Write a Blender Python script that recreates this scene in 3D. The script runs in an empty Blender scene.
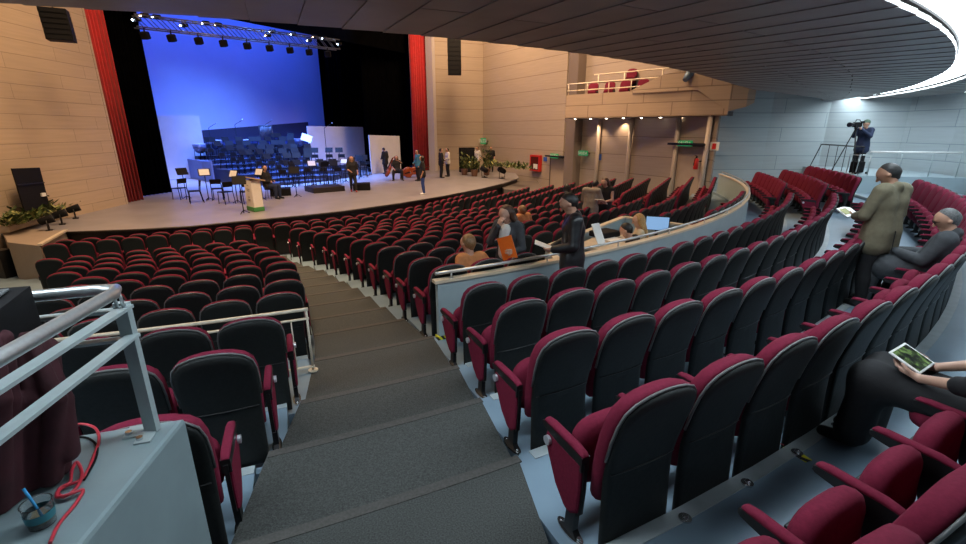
import bpy, bmesh, math, random
import numpy as np
from mathutils import Vector, Matrix, Euler
random.seed(7)
SC = bpy.context.scene
COL = SC.collection

# ------------------------------------------------------------------ camera
FPX = 460.0
PITCH = math.atan(142.0 / FPX)
ZC = 3.75                       # camera height above the floor in front of the stage
cam_d = bpy.data.cameras.new('camera'); cam_d.sensor_width = 36.0
cam_d.lens = FPX * 36.0 / 966.0; cam_d.clip_start = 0.05; cam_d.clip_end = 300
cam = bpy.data.objects.new('camera', cam_d); COL.objects.link(cam)
cam.location = (0, 0, ZC); cam.rotation_euler = (math.pi / 2 - PITCH, 0, 0)
SC.camera = cam

# ------------------------------------------------------------------ world, exposure
W = bpy.data.worlds.new('hall_air'); SC.world = W; W.use_nodes = True
W.node_tree.nodes['Background'].inputs[0].default_value = (0.75, 0.82, 1.0, 1)
W.node_tree.nodes['Background'].inputs[1].default_value = 0.05
vs = SC.view_settings
vs.view_transform = 'Standard'; vs.look = 'None'; vs.gamma = 1.0; vs.exposure = 0.0
vs.use_curve_mapping = False
try:
    SC.cycles.use_denoising = True
    SC.cycles.max_bounces = 5; SC.cycles.diffuse_bounces = 3; SC.cycles.glossy_bounces = 2
    SC.cycles.caustics_reflective = False; SC.cycles.caustics_refractive = False
    SC.cycles.sample_clamp_indirect = 4.0
except Exception:
    pass

C0 = Vector((-9.5, 22.0, 0))           # every row of seats is an arc about this point

def lamp_area(name, loc, target, size, power, color, size_y=None, spread=180):
    d = bpy.data.lights.new(name, 'AREA'); d.energy = power; d.color = color
    d.shape = 'RECTANGLE'; d.size = size; d.size_y = size_y or size
    d.spread = math.radians(spread)
    o = bpy.data.objects.new(name, d); COL.objects.link(o); o.location = loc
    o.rotation_euler = (Vector(target) - Vector(loc)).to_track_quat('-Z', 'Y').to_euler()
    return o

def lamp_spot(name, loc, target, power, color, cone=60, blend=0.5, radius=0.1):
    d = bpy.data.lights.new(name, 'SPOT'); d.energy = power; d.color = color
    d.spot_size = math.radians(cone); d.spot_blend = blend; d.shadow_soft_size = radius
    o = bpy.data.objects.new(name, d); COL.objects.link(o); o.location = loc
    o.rotation_euler = (Vector(target) - Vector(loc)).to_track_quat('-Z', 'Y').to_euler()
    return o

WARM = (1.0, 0.66, 0.38)
COOL = (0.72, 0.88, 1.0)
BLUE = (0.015, 0.085, 1.0)
# house lights in the tall ceiling over the front stalls
lamp_area('house_light', (-5.5, 9.5, 12.3), (-6.5, 11.5, 0), 3.0, 780, WARM, None, 120)
lamp_area('house_light', (1.0, 15.5, 12.3), (0.5, 16.5, 0), 3.0, 700, WARM, None, 120)
lamp_area('house_light', (3.0, 22.0, 12.3), (4.5, 23.0, 0), 3.0, 680, WARM, None, 120)
# wall washers above the side walls
lamp_area('wall_washer', (-9.5, 14.0, 12.0), (-14.0, 15.5, 4.0), 1.5, 560, WARM, 5.0)
lamp_area('wall_washer', (-1.0, 27.5, 12.5), (0.5, 35.0, 5.5), 2.0, 950, WARM, 4.0)
# stage: blue wash on the cyclorama and on the orchestra, pale wash on the apron
lamp_area('cyclorama_wash', (-15.2, 29.6, 12.0), (-18.5, 32.0, 5.0), 16.0, 660, BLUE, 1.5)
lamp_area('cyclorama_wash', (-16.5, 31.0, 2.8), (-17.6, 31.8, 8.0), 14.0, 240, BLUE, 0.6)
lamp_area('stage_wash', (-13.5, 28.0, 11.0), (-13.0, 28.6, 1.0), 7.0, 2600, (0.09, 0.24, 1.0), 5.0, 75)
lamp_area('apron_wash', (-7.0, 20.0, 10.5), (-7.5, 21.5, 1.0), 8.0, 160, (1.0, 0.66, 0.62), 2.0, 110)
lamp_spot('side_spot', (-15.4, 25.2, 10.5), (-16.3, 25.7, 1.0), 3400, (0.80, 0.80, 1.0), 32)
lamp_area('stage_wash', (-9.8, 27.0, 10.5), (-9.4, 26.8, 1.0), 7.0, 900, (0.16, 0.36, 1.0), 2.0, 50)

# ------------------------------------------------------------------ helpers
def px(u, v, h):
    """pixel -> point on the horizontal plane h metres below the lens"""
    Y = h / math.tan(PITCH + math.atan((v - 272.0) / FPX))
    zc = Y * math.cos(PITCH) + h * math.sin(PITCH)
    return Vector(((u - 483.0) / FPX * zc, Y, ZC - h))

def pxy(u, v, Y):
    """pixel -> point on the vertical plane at distance Y"""
    h = Y * math.tan(PITCH + math.atan((v - 272.0) / FPX))
    zc = Y * math.cos(PITCH) + h * math.sin(PITCH)
    return Vector(((u - 483.0) / FPX * zc, Y, ZC - h))

def proj(p):
    y, z = p[1], p[2] - ZC
    zc = y * math.cos(PITCH) - z * math.sin(PITCH)
    up = y * math.sin(PITCH) + z * math.cos(PITCH)
    if zc <= 0.05: return None
    return 483 + p[0] / zc * FPX, 272 - up / zc * FPX

A0 = -62.5
N0 = Vector((math.cos(math.radians(A0)), math.sin(math.radians(A0)), 0))
T0 = Vector((math.sin(math.radians(A0)), -math.cos(math.radians(A0)), 0))    # towards the side wall

def pol(r, deg, z=0.0):
    a = math.radians(deg)
    return Vector((C0.x + r * math.cos(a), C0.y + r * math.sin(a), z))

def lin(n, s, z=0.0):
    p = C0 + N0 * n + T0 * s
    return Vector((p.x, p.y, z))

def node_mat(name):
    m = bpy.data.materials.new(name); m.use_nodes = True
    nt = m.node_tree; b = nt.nodes['Principled BSDF']
    return m, nt, b

def mat(name, color, rough=0.6, metal=0.0, var=0.0, scale=20.0, bump=0.0, emit=None, estr=0.0, trans=0.0, sheen=0.0, coord='Object', detail=3.0, spec=.5):
    m, nt, b = node_mat(name)
    b.inputs['Base Color'].default_value = (*color, 1)
    b.inputs['Roughness'].default_value = rough
    b.inputs['Metallic'].default_value = metal
    b.inputs['Specular IOR Level'].default_value = spec
    if sheen:
        b.inputs['Sheen Weight'].default_value = sheen
    if trans:
        b.inputs['Transmission Weight'].default_value = trans
        b.inputs['IOR'].default_value = 1.35
    if emit:
        b.inputs['Emission Color'].default_value = (*emit, 1)
        b.inputs['Emission Strength'].default_value = estr
    tc = nt.nodes.new('ShaderNodeTexCoord')
    nz = nt.nodes.new('ShaderNodeTexNoise'); nz.inputs['Scale'].default_value = scale
    nz.inputs['Detail'].default_value = detail
    nt.links.new(tc.outputs[coord], nz.inputs['Vector'])
    if var > 0:
        r = nt.nodes.new('ShaderNodeMapRange')
        r.inputs['From Min'].default_value = 0.3; r.inputs['From Max'].default_value = 0.7
        r.inputs['To Min'].default_value = 1 - var; r.inputs['To Max'].default_value = 1 + var
        nt.links.new(nz.outputs['Fac'], r.inputs['Value'])
        mx = nt.nodes.new('ShaderNodeVectorMath'); mx.operation = 'SCALE'
        mx.inputs[0].default_value = color
        nt.links.new(r.outputs['Result'], mx.inputs['Scale'])
        nt.links.new(mx.outputs['Vector'], b.inputs['Base Color'])
    if bump > 0:
        bp_ = nt.nodes.new('ShaderNodeBump'); bp_.inputs['Strength'].default_value = bump
        bp_.inputs['Distance'].default_value = 0.01
        nt.links.new(nz.outputs['Fac'], bp_.inputs['Height'])
        nt.links.new(bp_.outputs['Normal'], b.inputs['Normal'])
    return m

def plank_mat(name, c1, c2, joint, bw, rh, mortar=0.012, rough=0.55):
    """long boards laid along U, joints staggered; UV is in metres"""
    m, nt, b = node_mat(name)
    uv = nt.nodes.new('ShaderNodeTexCoord')
    br = nt.nodes.new('ShaderNodeTexBrick')
    br.inputs['Color1'].default_value = (*c1, 1); br.inputs['Color2'].default_value = (*c2, 1)
    br.inputs['Mortar'].default_value = (*joint, 1)
    br.inputs['Scale'].default_value = 1.0; br.inputs['Mortar Size'].default_value = mortar
    br.inputs['Mortar Smooth'].default_value = 0.2
    br.inputs['Brick Width'].default_value = bw; br.inputs['Row Height'].default_value = rh
    br.offset = 0.37; br.offset_frequency = 2
    nt.links.new(uv.outputs['UV'], br.inputs['Vector'])
    nz = nt.nodes.new('ShaderNodeTexNoise'); nz.inputs['Scale'].default_value = 1.5
    mp = nt.nodes.new('ShaderNodeMapping'); mp.inputs['Scale'].default_value = (0.5, 9.0, 1)
    nt.links.new(uv.outputs['UV'], mp.inputs['Vector']); nt.links.new(mp.outputs['Vector'], nz.inputs['Vector'])
    r = nt.nodes.new('ShaderNodeMapRange'); r.inputs['To Min'].default_value = 0.88; r.inputs['To Max'].default_value = 1.12
    nt.links.new(nz.outputs['Fac'], r.inputs['Value'])
    mx = nt.nodes.new('ShaderNodeVectorMath'); mx.operation = 'SCALE'
    nt.links.new(br.outputs['Color'], mx.inputs[0]); nt.links.new(r.outputs['Result'], mx.inputs['Scale'])
    nt.links.new(mx.outputs['Vector'], b.inputs['Base Color'])
    b.inputs['Roughness'].default_value = rough
    bp_ = nt.nodes.new('ShaderNodeBump'); bp_.inputs['Strength'].default_value = 0.6; bp_.inputs['Distance'].default_value = 0.01
    bp_.invert = True
    nt.links.new(br.outputs['Fac'], bp_.inputs['Height']); nt.links.new(bp_.outputs['Normal'], b.inputs['Normal'])
    return m

def tag(o, label=None, cat=None, group=None, kind=None):
    if label: o['label'] = label
    if cat: o['category'] = cat
    if group: o['group'] = group
    if kind: o['kind'] = kind
    return o

def empty(name, loc=(0, 0, 0), rz=0.0):
    o = bpy.data.objects.new(name, None); COL.objects.link(o)
    o.location = loc; o.rotation_euler = (0, 0, rz); o.empty_display_size = 0.1
    return o

class MB:
    """collects shapes and links them as one mesh object"""
    def __init__(s): s.v = []; s.f = []; s.m = []; s.sm = []; s.uv = None
    def add(s, vs, fs, mi=0, smooth=False):
        o = len(s.v); s.v += [tuple(p) for p in vs]
        for f in fs:
            s.f.append([i + o for i in f]); s.m.append(mi); s.sm.append(smooth)
        return s
    def box(s, c, size, rot=None, mi=0, bev=0.0):
        hx, hy, hz = size[0] / 2, size[1] / 2, size[2] / 2
        R = rot if rot is not None else Matrix.Identity(3)
        c = Vector(c)
        if bev <= 0:
            P = [c + R @ Vector((x * hx, y * hy, z * hz)) for z in (-1, 1) for y in (-1, 1) for x in (-1, 1)]
            return s.add(P, [(0, 2, 3, 1), (4, 5, 7, 6), (0, 1, 5, 4), (2, 6, 7, 3), (0, 4, 6, 2), (1, 3, 7, 5)], mi)
        b = min(bev, hx * .9, hy * .9, hz * .9)
        def ring(ix, iy, z):
            out = []
            for sx, sy, a0 in ((1, 1, 0), (-1, 1, 90), (-1, -1, 180), (1, -1, 270)):
                for a in (0, 45, 90):
                    t = math.radians(a0 + a)
                    out.append(c + R @ Vector((sx * (hx - b) + (b - ix) * math.cos(t), sy * (hy - b) + (b - ix) * math.sin(t), z)))
            return out
        rings = [ring(b * .999, 0, -hz), ring(b * .3, 0, -hz + b * .3), ring(0, 0, -hz + b), ring(0, 0, hz - b), ring(b * .3, 0, hz - b * .3), ring(b * .999, 0, hz)]
        return s.loft(rings, mi, caps=True)
    def loft(s, rings, mi=0, caps=True, closed=True, smooth=False):
        n = len(rings[0]); V = [p for r in rings for p in r]; F = []
        for k in range(len(rings) - 1):
            for i in range(n if closed else n - 1):
                j = (i + 1) % n
                F.append((k * n + i, k * n + j, (k + 1) * n + j, (k + 1) * n + i))
        s.add(V, F, mi, smooth)
        if caps:
            o = len(s.v) - len(V)
            s.f.append([o + i for i in range(n)][::-1]); s.m.append(mi); s.sm.append(False)
            s.f.append([o + (len(rings) - 1) * n + i for i in range(n)]); s.m.append(mi); s.sm.append(False)
        return s
    def tube(s, pts, r, n=8, mi=0, smooth=True, caps=True):
        pts = [Vector(p) for p in pts]; rings = []
        rr = r if isinstance(r, (list, tuple)) else [r] * len(pts)
        up = None
        for i, p in enumerate(pts):
            if i == 0: t = pts[1] - p
            elif i == len(pts) - 1: t = p - pts[i - 1]
            else: t = (pts[i + 1] - p).normalized() + (p - pts[i - 1]).normalized()
            t = t.normalized() if t.length > 1e-9 else Vector((0, 0, 1))
            if up is None:
                up = Vector((0, 0, 1)) if abs(t.z) < .9 else Vector((1, 0, 0))
            a = up - t * up.dot(t)
            if a.length < 1e-4: a = t.orthogonal()
            a.normalize(); b = t.cross(a); up = a
            rings.append([p + (a * math.cos(2 * math.pi * k / n) + b * math.sin(2 * math.pi * k / n)) * rr[i] for k in range(n)])
        return s.loft(rings, mi, caps, True, smooth)
    def bar(s, a, b, w, h, mi=0):
        """rectangular bar from a to b, w across, h tall"""
        a, b = Vector(a), Vector(b); d = (b - a); L = d.length; d.normalize()
        up = Vector((0, 0, 1)) if abs(d.z) < .95 else Vector((0, 1, 0))
        x = d.cross(up).normalized(); z = x.cross(d)
        R = Matrix((x, d, z)).transposed()
        return s.box((a + b) / 2, (w, L, h), R, mi)
    def disc(s, c, r, axis=(0, 0, 1), h=0.01, n=20, mi=0, r2=None):
        c = Vector(c); ax = Vector(axis).normalized()
        return s.tube([c - ax * h / 2, c + ax * h / 2], [r, r2 if r2 is not None else r], n, mi, False)
    def ball(s, c, r, n=12, mi=0, sc=(1, 1, 1)):
        rings = []
        for k in range(1, n // 2):
            t = math.pi * k / (n // 2)
            rings.append([Vector(c) + Vector((r * sc[0] * math.sin(t) * math.cos(2 * math.pi * j / n), r * sc[1] * math.sin(t) * math.sin(2 * math.pi * j / n), -r * sc[2] * math.cos(t))) for j in range(n)])
        return s.loft(rings, mi, True, True, True)
    def prism(s, poly, z0, z1, mi=0):
        return s.loft([[Vector((p[0], p[1], z0)) for p in poly], [Vector((p[0], p[1], z1)) for p in poly]], mi)
    def build(s, name, mats, parent=None, loc=None):
        me = bpy.data.meshes.new(name); me.from_pydata(s.v, [], s.f)
        for m in (mats if isinstance(mats, (list, tuple)) else [mats]): me.materials.append(m)
        me.polygons.foreach_set('material_index', s.m); me.polygons.foreach_set('use_smooth', s.sm)
        if s.uv is not None:
            ul = me.uv_layers.new(name='UVMap')
            for i, l in enumerate(me.loops): ul.data[i].uv = s.uv[l.vertex_index]
        me.update()
        bm = bmesh.new(); bm.from_mesh(me); bmesh.ops.recalc_face_normals(bm, faces=bm.faces); bm.to_mesh(me); bm.free()
        o = bpy.data.objects.new(name, me); COL.objects.link(o)
        if parent is not None: o.parent = parent
        if loc is not None: o.location = loc
        return o

def rotz(deg): return Matrix.Rotation(math.radians(deg), 3, 'Z')

def strip_wall(name, pts, z0, z1, m, thick=0.2, side=1, u0=0.0):
    """upright wall along a polyline, UV in metres; it grows to the given side"""
    b = MB(); b.uv = []
    pts = [Vector((p[0], p[1], 0)) for p in pts]; n = len(pts)
    z0s = z0 if isinstance(z0, (list, tuple)) else [z0] * n
    z1s = z1 if isinstance(z1, (list, tuple)) else [z1] * n
    off = []
    for i in range(n):
        t = (pts[min(i + 1, n - 1)] - pts[max(i - 1, 0)]).normalized()
        off.append(pts[i] + Vector((-t.y, t.x, 0)) * thick * side)
    L = u0; U = []
    for i in range(n):
        if i: L += (pts[i] - pts[i - 1]).length
        U.append(L)
    V = []; 
    for i in range(n):
        V += [Vector((pts[i].x, pts[i].y, z0s[i])), Vector((pts[i].x, pts[i].y, z1s[i])), Vector((off[i].x, off[i].y, z1s[i])), Vector((off[i].x, off[i].y, z0s[i]))]
        b.uv += [(U[i], z0s[i]), (U[i], z1s[i]), (U[i], z1s[i] + thick), (U[i], z0s[i])]
    F = []
    for i in range(n - 1):
        for k in range(4):
            a, c = k, (k + 1) % 4
            F.append((i * 4 + a, i * 4 + c, (i + 1) * 4 + c, (i + 1) * 4 + a))
    F.append((0, 3, 2, 1)); F.append(((n - 1) * 4, (n - 1) * 4 + 1, (n - 1) * 4 + 2, (n - 1) * 4 + 3))
    b.add(V, F)
    o = b.build(name, m); o['kind'] = 'structure'
    return o

# ------------------------------------------------------------------ materials
M = {}
M['maroon'] = mat('maroon_fabric', (0.165, 0.015, 0.038), 0.9, var=0.10, scale=60, bump=0.12, spec=.15)
M['shell'] = mat('black_shell_fabric', (0.0085, 0.0105, 0.0105), 0.6, var=0.25, scale=45, bump=0.1, spec=.3)
M['shell_low'] = mat('black_shell_plastic', (0.018, 0.021, 0.021), 0.42, var=0.15, scale=30)
M['piping'] = mat('grey_piping', (0.12, 0.125, 0.125), 0.28, var=0.1, scale=30)
M['blackmetal'] = mat('black_metal', (0.012, 0.012, 0.013), 0.4, 0.3, var=0.1)
M['chrome'] = mat('chrome', (0.62, 0.63, 0.64), 0.2, 1.0, var=0.05)
M['badge'] = mat('badge_silver', (0.65, 0.68, 0.75), 0.3, 0.6, var=0.05)
M['vinyl'] = mat('pale_blue_vinyl', (0.20, 0.285, 0.36), 0.33, var=0.08, scale=3.0, bump=0.03)
M['nosing'] = mat('grey_nosing', (0.36, 0.41, 0.43), 0.4, var=0.1, scale=8)
M['carpet'] = mat('grey_carpet', (0.054, 0.059, 0.056), 0.95, var=0.45, scale=110, bump=0.4, detail=6)
M['carpet_nose'] = mat('carpet_nosing', (0.068, 0.066, 0.061), 0.85, var=0.2, scale=60)
M['parapet'] = mat('blue_grey_paint', (0.33, 0.42, 0.45), 0.45, var=0.05, scale=4)
M['cap'] = mat('cream_cap', (0.62, 0.53, 0.40), 0.4, var=0.06, scale=6)
M['cream_rail'] = mat('cream_painted_rail', (0.66, 0.60, 0.48), 0.4, var=0.05)
M['steel'] = mat('brushed_steel', (0.62, 0.65, 0.66), 0.32, 0.85, var=0.06, scale=80)
M['greyrail'] = mat('grey_painted_rail', (0.36, 0.43, 0.44), 0.4, 0.1, var=0.05)
M['black'] = mat('matt_black', (0.006, 0.006, 0.007), 0.7, var=0.2, spec=.2)
M['velvet_black'] = mat('black_velvet', (0.002, 0.002, 0.0022), 1.0, var=0.3, scale=3, spec=0.0)
M['red_velvet'] = mat('red_velvet', (0.50, 0.012, 0.014), 0.75, var=0.12, scale=4, sheen=0.4)
M['cyc'] = mat('white_cyclorama', (0.72, 0.74, 0.78), 0.9, var=0.03, scale=0.6)
M['panel_white'] = mat('white_panel', (0.72, 0.72, 0.75), 0.7, var=0.04, scale=2)
M['stage'] = mat('stage_floor', (0.275, 0.26, 0.27), 0.38, var=0.10, scale=1.2, bump=0.03)
M['stage_front'] = mat('dark_stage_front', (0.018, 0.013, 0.011), 0.5, var=0.2, scale=4)
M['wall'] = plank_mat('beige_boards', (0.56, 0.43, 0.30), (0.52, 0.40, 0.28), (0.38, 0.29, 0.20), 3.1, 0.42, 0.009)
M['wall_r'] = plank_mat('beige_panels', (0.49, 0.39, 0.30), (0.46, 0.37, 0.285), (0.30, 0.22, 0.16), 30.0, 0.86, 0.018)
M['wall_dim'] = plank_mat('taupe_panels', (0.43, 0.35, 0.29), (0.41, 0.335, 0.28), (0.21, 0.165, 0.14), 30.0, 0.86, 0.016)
M['wall_b'] = plank_mat('blue_grey_boards', (0.43, 0.49, 0.51), (0.40, 0.46, 0.48), (0.22, 0.28, 0.32), 4.2, 0.55, 0.012)
M['soffit'] = mat('dark_soffit_panel', (0.27, 0.25, 0.24), 0.4, var=0.12, scale=2.0)
M['soffit_gap'] = mat('soffit_gap', (0.04, 0.037, 0.036), 0.9)
M['cove'] = mat('cove_light', (0.9, 0.9, 0.9), 0.5, emit=(0.80, 0.92, 1.0), estr=12.5)

# ================================================================== THE SETTING
# rows: name, radius of the backrest tops, drop of the tops below the lens
ROWS = {}
ROWS['f1'] = (8.1, 2.80); ROWS['f2'] = (8.95, 2.72)
for i, r in enumerate([9.98, 11.04, 11.97, 12.89, 13.8, 14.71, 15.59, 16.47, 17.36, 18.19, 19.02]):
    ROWS['f%d' % (i + 3)] = (r, 2.68 - 0.115 * i)
for k, r, h in (('R1', 20.06, 1.442), ('R2', 20.86, 1.336), ('R3', 21.73, 1.217), ('R4', 22.59, 1.113), ('R5', 23.53, 1.02)):
    ROWS[k] = (r, h)
SEAT_H = 0.95
def zfloor(k): return ZC - (ROWS[k][1] + SEAT_H)
ORDER = ['f%d' % i for i in range(3, 14)] + ['R1', 'R2', 'R3', 'R4', 'R5']
EDGE = {'f3': 9.3, 'R1': 19.1}
for a, b in zip(ORDER[:-1], ORDER[1:]):
    if b not in EDGE: EDGE[b] = ROWS[a][0] + 0.025
R_END = 23.60
ORDER_E = [(k, EDGE[k], (EDGE[ORDER[i + 1]] if i + 1 < len(ORDER) else R_END), zfloor(k)) for i, k in enumerate(ORDER)]
ORDER_E.append(('top', R_END, 25.4, ZC - 1.88))

AR = [(6.5, -67.6), (10, -67.3), (12.9, -63.7), (15.6, -62.7), (18.2, -62.5), (18.92, -62.2), (19.98, -62.55), (20.86, -63.0), (21.71, -63.4), (22.4, -64.0), (25.5, -65.6)]
AL = [(6.5, -72.5), (9.2, -72.5), (11.1, -71.3), (12.1, -69.5), (14, -67.4), (15.85, -66.3), (17.7, -66.1), (19, -66.3), (19.9, -66.7), (20.82, -67.45), (21.69, -68.0), (25.5, -69.5)]
def interp(T, r): return float(np.interp(r, [t[0] for t in T], [t[1] for t in T]))

# --- terraced floor right of the stairs
b = MB()
for i, (k, r0, r1, z) in enumerate(ORDER_E):
    zb = z - 0.35
    a0, a1 = interp(AR, (r0 + r1) / 2), (-27.5 if r0 < 19 else 4.0)
    n = 40
    A = np.linspace(a0, a1, n + 1)
    for q0, q1 in (((a0, -57.0), (-44.6, a1)) if k in ('f12', 'f13') else ((a0, a1),)):      # the booth well is left open
        b.loft([[pol(r0, a, zb), pol(r0, a, z), pol(r1 + .02, a, z), pol(r1 + .02, a, zb)] for a in np.linspace(q0, q1, n + 1)], 0)
    if k in ('R3', 'R4', 'R5', 'R2'):
        for s_ in range(1):
            rings = [[pol(r0 - .012, a, z - .04), pol(r0 - .012, a, z + .006), pol(r0 + .07, a, z + .006), pol(r0 + .07, a, z - .04)] for a in np.linspace(interp(AR, r0) + .25, a1, n + 1)]
            b.loft(rings, 1)
n1 = Vector((math.cos(math.radians(-27.5)), math.sin(math.radians(-27.5)), 0)); t1 = Vector((-n1.y, n1.x, 0))
for i, (k, r0, r1, z) in enumerate(ORDER_E):
    if r0 < 19:
        P = [C0 + n1 * r + t1 * q for r, q in ((r0, 0), (r1 + .02, 0), (r1 + .02, 11), (r0, 11))]
        b.prism([(p.x, p.y) for p in P], z - .35, z)
o = b.build('floor', [M['vinyl'], M['nosing']]); o['kind'] = 'structure'
# --- front floor, flat, before the stage
b = MB()
n = 40
poly = [pol(9.32, a) for a in np.linspace(-62.5, -27.5, n)] + [pol(14, 10), pol(7, 30)] + [pol(5.5, a) for a in np.linspace(25, -62.5, n)] + [lin(5.0, 14), lin(9.32, 14)]
zf2 = zfloor('f3')
b.prism(poly, -0.3, 0.0)
poly = [pol(9.32, a) for a in np.linspace(-62.5, -27.5, n)] + [pol(9.32 / math.cos(math.radians(33.5)), 6), pol(8.52 / math.cos(math.radians(33.5)), 6)] + [pol(8.52, a) for a in np.linspace(-27.5, -62.5, n)] + [lin(8.52, 14), lin(9.32, 14)]
b.prism(poly, -0.2, ZC - ROWS['f2'][1] - SEAT_H)
o = b.build('floor.001', [M['vinyl']]); o['kind'] = 'structure'

# --- carpeted stairs
b = MB()
for i, (k, r0, r1, z) in enumerate(ORDER_E):
    rings = []; nos = []
    for t in np.linspace(0, 1, 9):
        a00 = interp(AL, r0) * (1 - t) + interp(AR, r0) * t
        a01 = interp(AL, r1) * (1 - t) + interp(AR, r1) * t
        rings.append([pol(r0, a00, z - .3), pol(r0, a00, z + .004), pol(r1 + .02, a01, z + .004), pol(r1 + .02, a01, z - .3)])
        nos.append([pol(r0 - .012, a00, z - .035), pol(r0 - .012, a00, z + .009), pol(r0 + .055, a00, z + .009), pol(r0 + .055, a00, z - .035)])
    b.loft(rings, 0)
    b.loft(nos, 1)
o = b.build('floor.002', [M['carpet'], M['carpet_nose']]); o['kind'] = 'structure'

# --- left block: straight rows; measured backrest tops at the stairs end
LEFT = []
for i, (u, v) in enumerate([(238.6, 240.4), (247.9, 243.8), (258, 246.9), (266.4, 250.4), (272.6, 256.2), (280.3, 261.3), (281.1, 269.3), (282.6, 279.3), (278, 292.1)]):
    h = 2.68 - .12 * i
    p = px(u, v, h); d = p - C0; d.z = 0
    LEFT.append(['L%d' % (i + 1), d.dot(N0), d.dot(T0), h])
NEAR = []
for k, (u, v), dr, dh in (('R1', (249, 317), 0, 0), ('R2', (213, 348), 0, 0), ('R3', (152, 401), -.10, .07)):
    h = ROWS[k][1] + dh; p = px(u, v, h); d = p - C0; NEAR.append((k + 'l', ROWS[k][0] + dr, math.degrees(math.atan2(d.y, d.x)), h))
b = MB()
edges = [9.3] + [(LEFT[i][1] + .03) for i in range(0, 8)] + [19.6]
for i in range(len(LEFT)):
    n0, n1 = edges[i], edges[i + 1]
    z = ZC - (LEFT[i][3] + SEAT_H)
    def s_edge(n):
        a = interp(AL, n); p = pol(n, a) - C0; p.z = 0
        return p.dot(T0)
    P = [lin(n0, s_edge(n0)), lin(n1 + .02, s_edge(n1)), lin(n1 + .02, 13.5), lin(n0, 13.5)]
    b.prism(P, z - .35, z, 0)
for r0, r1, h in ((18.97, 20.06, ROWS['R1'][1]), (20.06, 20.90, ROWS['R2'][1]), (20.90, 21.68, ROWS['R3'][1] + .07), (21.68, 25.4, ROWS['R4'][1] + .02)):
    z = ZC - h - SEAT_H
    A = np.linspace(interp(AL, (r0 + r1) / 2), -88, 24)
    b.loft([[pol(r0, a, z - .35), pol(r0, a, z), pol(r1 + .02, a, z), pol(r1 + .02, a, z - .35)] for a in A], 0)
    b.loft([[pol(r0 - .012, a, z - .04), pol(r0 - .012, a, z + .006), pol(r0 + .07, a, z + .006), pol(r0 + .07, a, z - .04)] for a in A], 1)
o = b.build('floor.003', [M['vinyl'], M['nosing']]); o['kind'] = 'structure'

# --- stage
HS = 2.78; ZS = ZC - HS
SE_PX = [(45, 232.5), (140, 229), (190, 226), (240.6, 221), (300, 215.5), (342, 211), (400, 203), (442.5, 196), (482.6, 188.3), (502, 183.5)]
SE = [px(u, v, HS) for u, v in SE_PX]
S0 = Vector((-8.9, 26.0, 0)); EX = Vector((.545, .84, 0)).normalized(); BK = Vector((-.84, .545, 0)).normalized()
def st(s, d, z=0.0):
    p = S0 + EX * s + BK * d
    return Vector((p.x, p.y, ZS + z))
back = [st(16, 2), st(16, 12), st(-14, 12), Vector((-16.5, 16.0, 0)), Vector((-14.2, 12.6, 0))]
poly = [(p.x, p.y) for p in SE] + [(2.2, 28.5), (2.2, 34.5)] + [(p.x, p.y) for p in back]
b = MB(); b.prism(poly, ZS - .06, ZS, 0)
rings = []
for p in SE + [Vector((2.2, 28.5, 0))]:
    q = p + (S0 - p).normalized() * .12
    rings.append([Vector((q.x, q.y, -.2)), Vector((q.x, q.y, ZS - .06))])
V = []; F = []
b2 = MB()
b2.loft(rings, 0, caps=False, closed=False)
o = b.build('floor.004', [M['stage']]); o['kind'] = 'structure'
o = b2.build('trim_1', [M['stage_front']]); o['kind'] = 'structure'
# thin wooden lip along the stage edge
b = MB(); b.tube([(p.x, p.y, ZS - .03) for p in SE], .035, 6)
o = b.build('trim_2', [M['stage_front']]); o['kind'] = 'structure'

# --- walls
strip_wall('wall_left', [(-14.6, 2.0), (-13.55, 12.4), (-14.0, 18.15)], -.4, 13.0, M['wall'], .3, 1)
strip_wall('wall_right', [(-3.55, 34.0), (0.0, 35.35)], -.4, 13.0, M['wall_r'], .3, 1)
strip_wall('wall_right.001', [(0.0, 35.35), (4.62, 27.35)], -.4, 13.0, M['wall_r'], .3, 1)
# pilaster where the open wall ends and the recess under the side balcony begins
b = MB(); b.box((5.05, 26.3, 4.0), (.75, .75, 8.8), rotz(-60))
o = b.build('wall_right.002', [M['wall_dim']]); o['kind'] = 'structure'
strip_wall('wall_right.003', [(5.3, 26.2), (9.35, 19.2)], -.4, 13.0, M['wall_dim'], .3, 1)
arc = [(9.35, 19.25), (11.5, 19.4), (13.6, 19.1), (15.4, 17.6)] + [tuple(pol(25.75, a)[:2]) for a in (-14, -20, -26, -33, -40, -50, -60, -70, -80, -90)]
strip_wall('wall_back', arc, -.4, 6.0, M['wall_b'], .3, 1)
# stage house
strip_wall('wall_stage_back', [tuple(st(-16, 12.2)[:2]), tuple(st(16, 12.2)[:2])], -.2, 14, M['velvet_black'], .2, 1)
strip_wall('wall_stage_left', [(-14.1, 18.2), tuple(st(-11.5, 1)[:2]), tuple(st(-15, 12.2)[:2])], -.2, 14, M['velvet_black'], .2, 1)
strip_wall('wall_stage_right', [tuple(st(14, 12.2)[:2]), tuple(st(11.2, .6)[:2]), (-3.6, 34.0)], -.2, 14, M['velvet_black'], .2, 1)
# lilac jamb beside the curtain
b = MB(); b.box(pxy(431.5, 100, 33.6) * 1.0, (.55, .3, 14), rotz(57 - 90))
M['jamb'] = mat('jamb_plaster', (0.55, 0.50, 0.50), 0.6, var=0.05)
o = b.build('trim_3', [M['jamb']]); o['kind'] = 'structure'
# hall ceiling high above the stalls
b = MB(); b.box((-2, 20, 14.1), (50, 50, .2))
M['hall_ceiling'] = mat('hall_ceiling_paint', (0.25, 0.23, 0.21), 0.8, var=0.05)
o = b.build('ceiling', [M['hall_ceiling']]); o['kind'] = 'structure'

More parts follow.
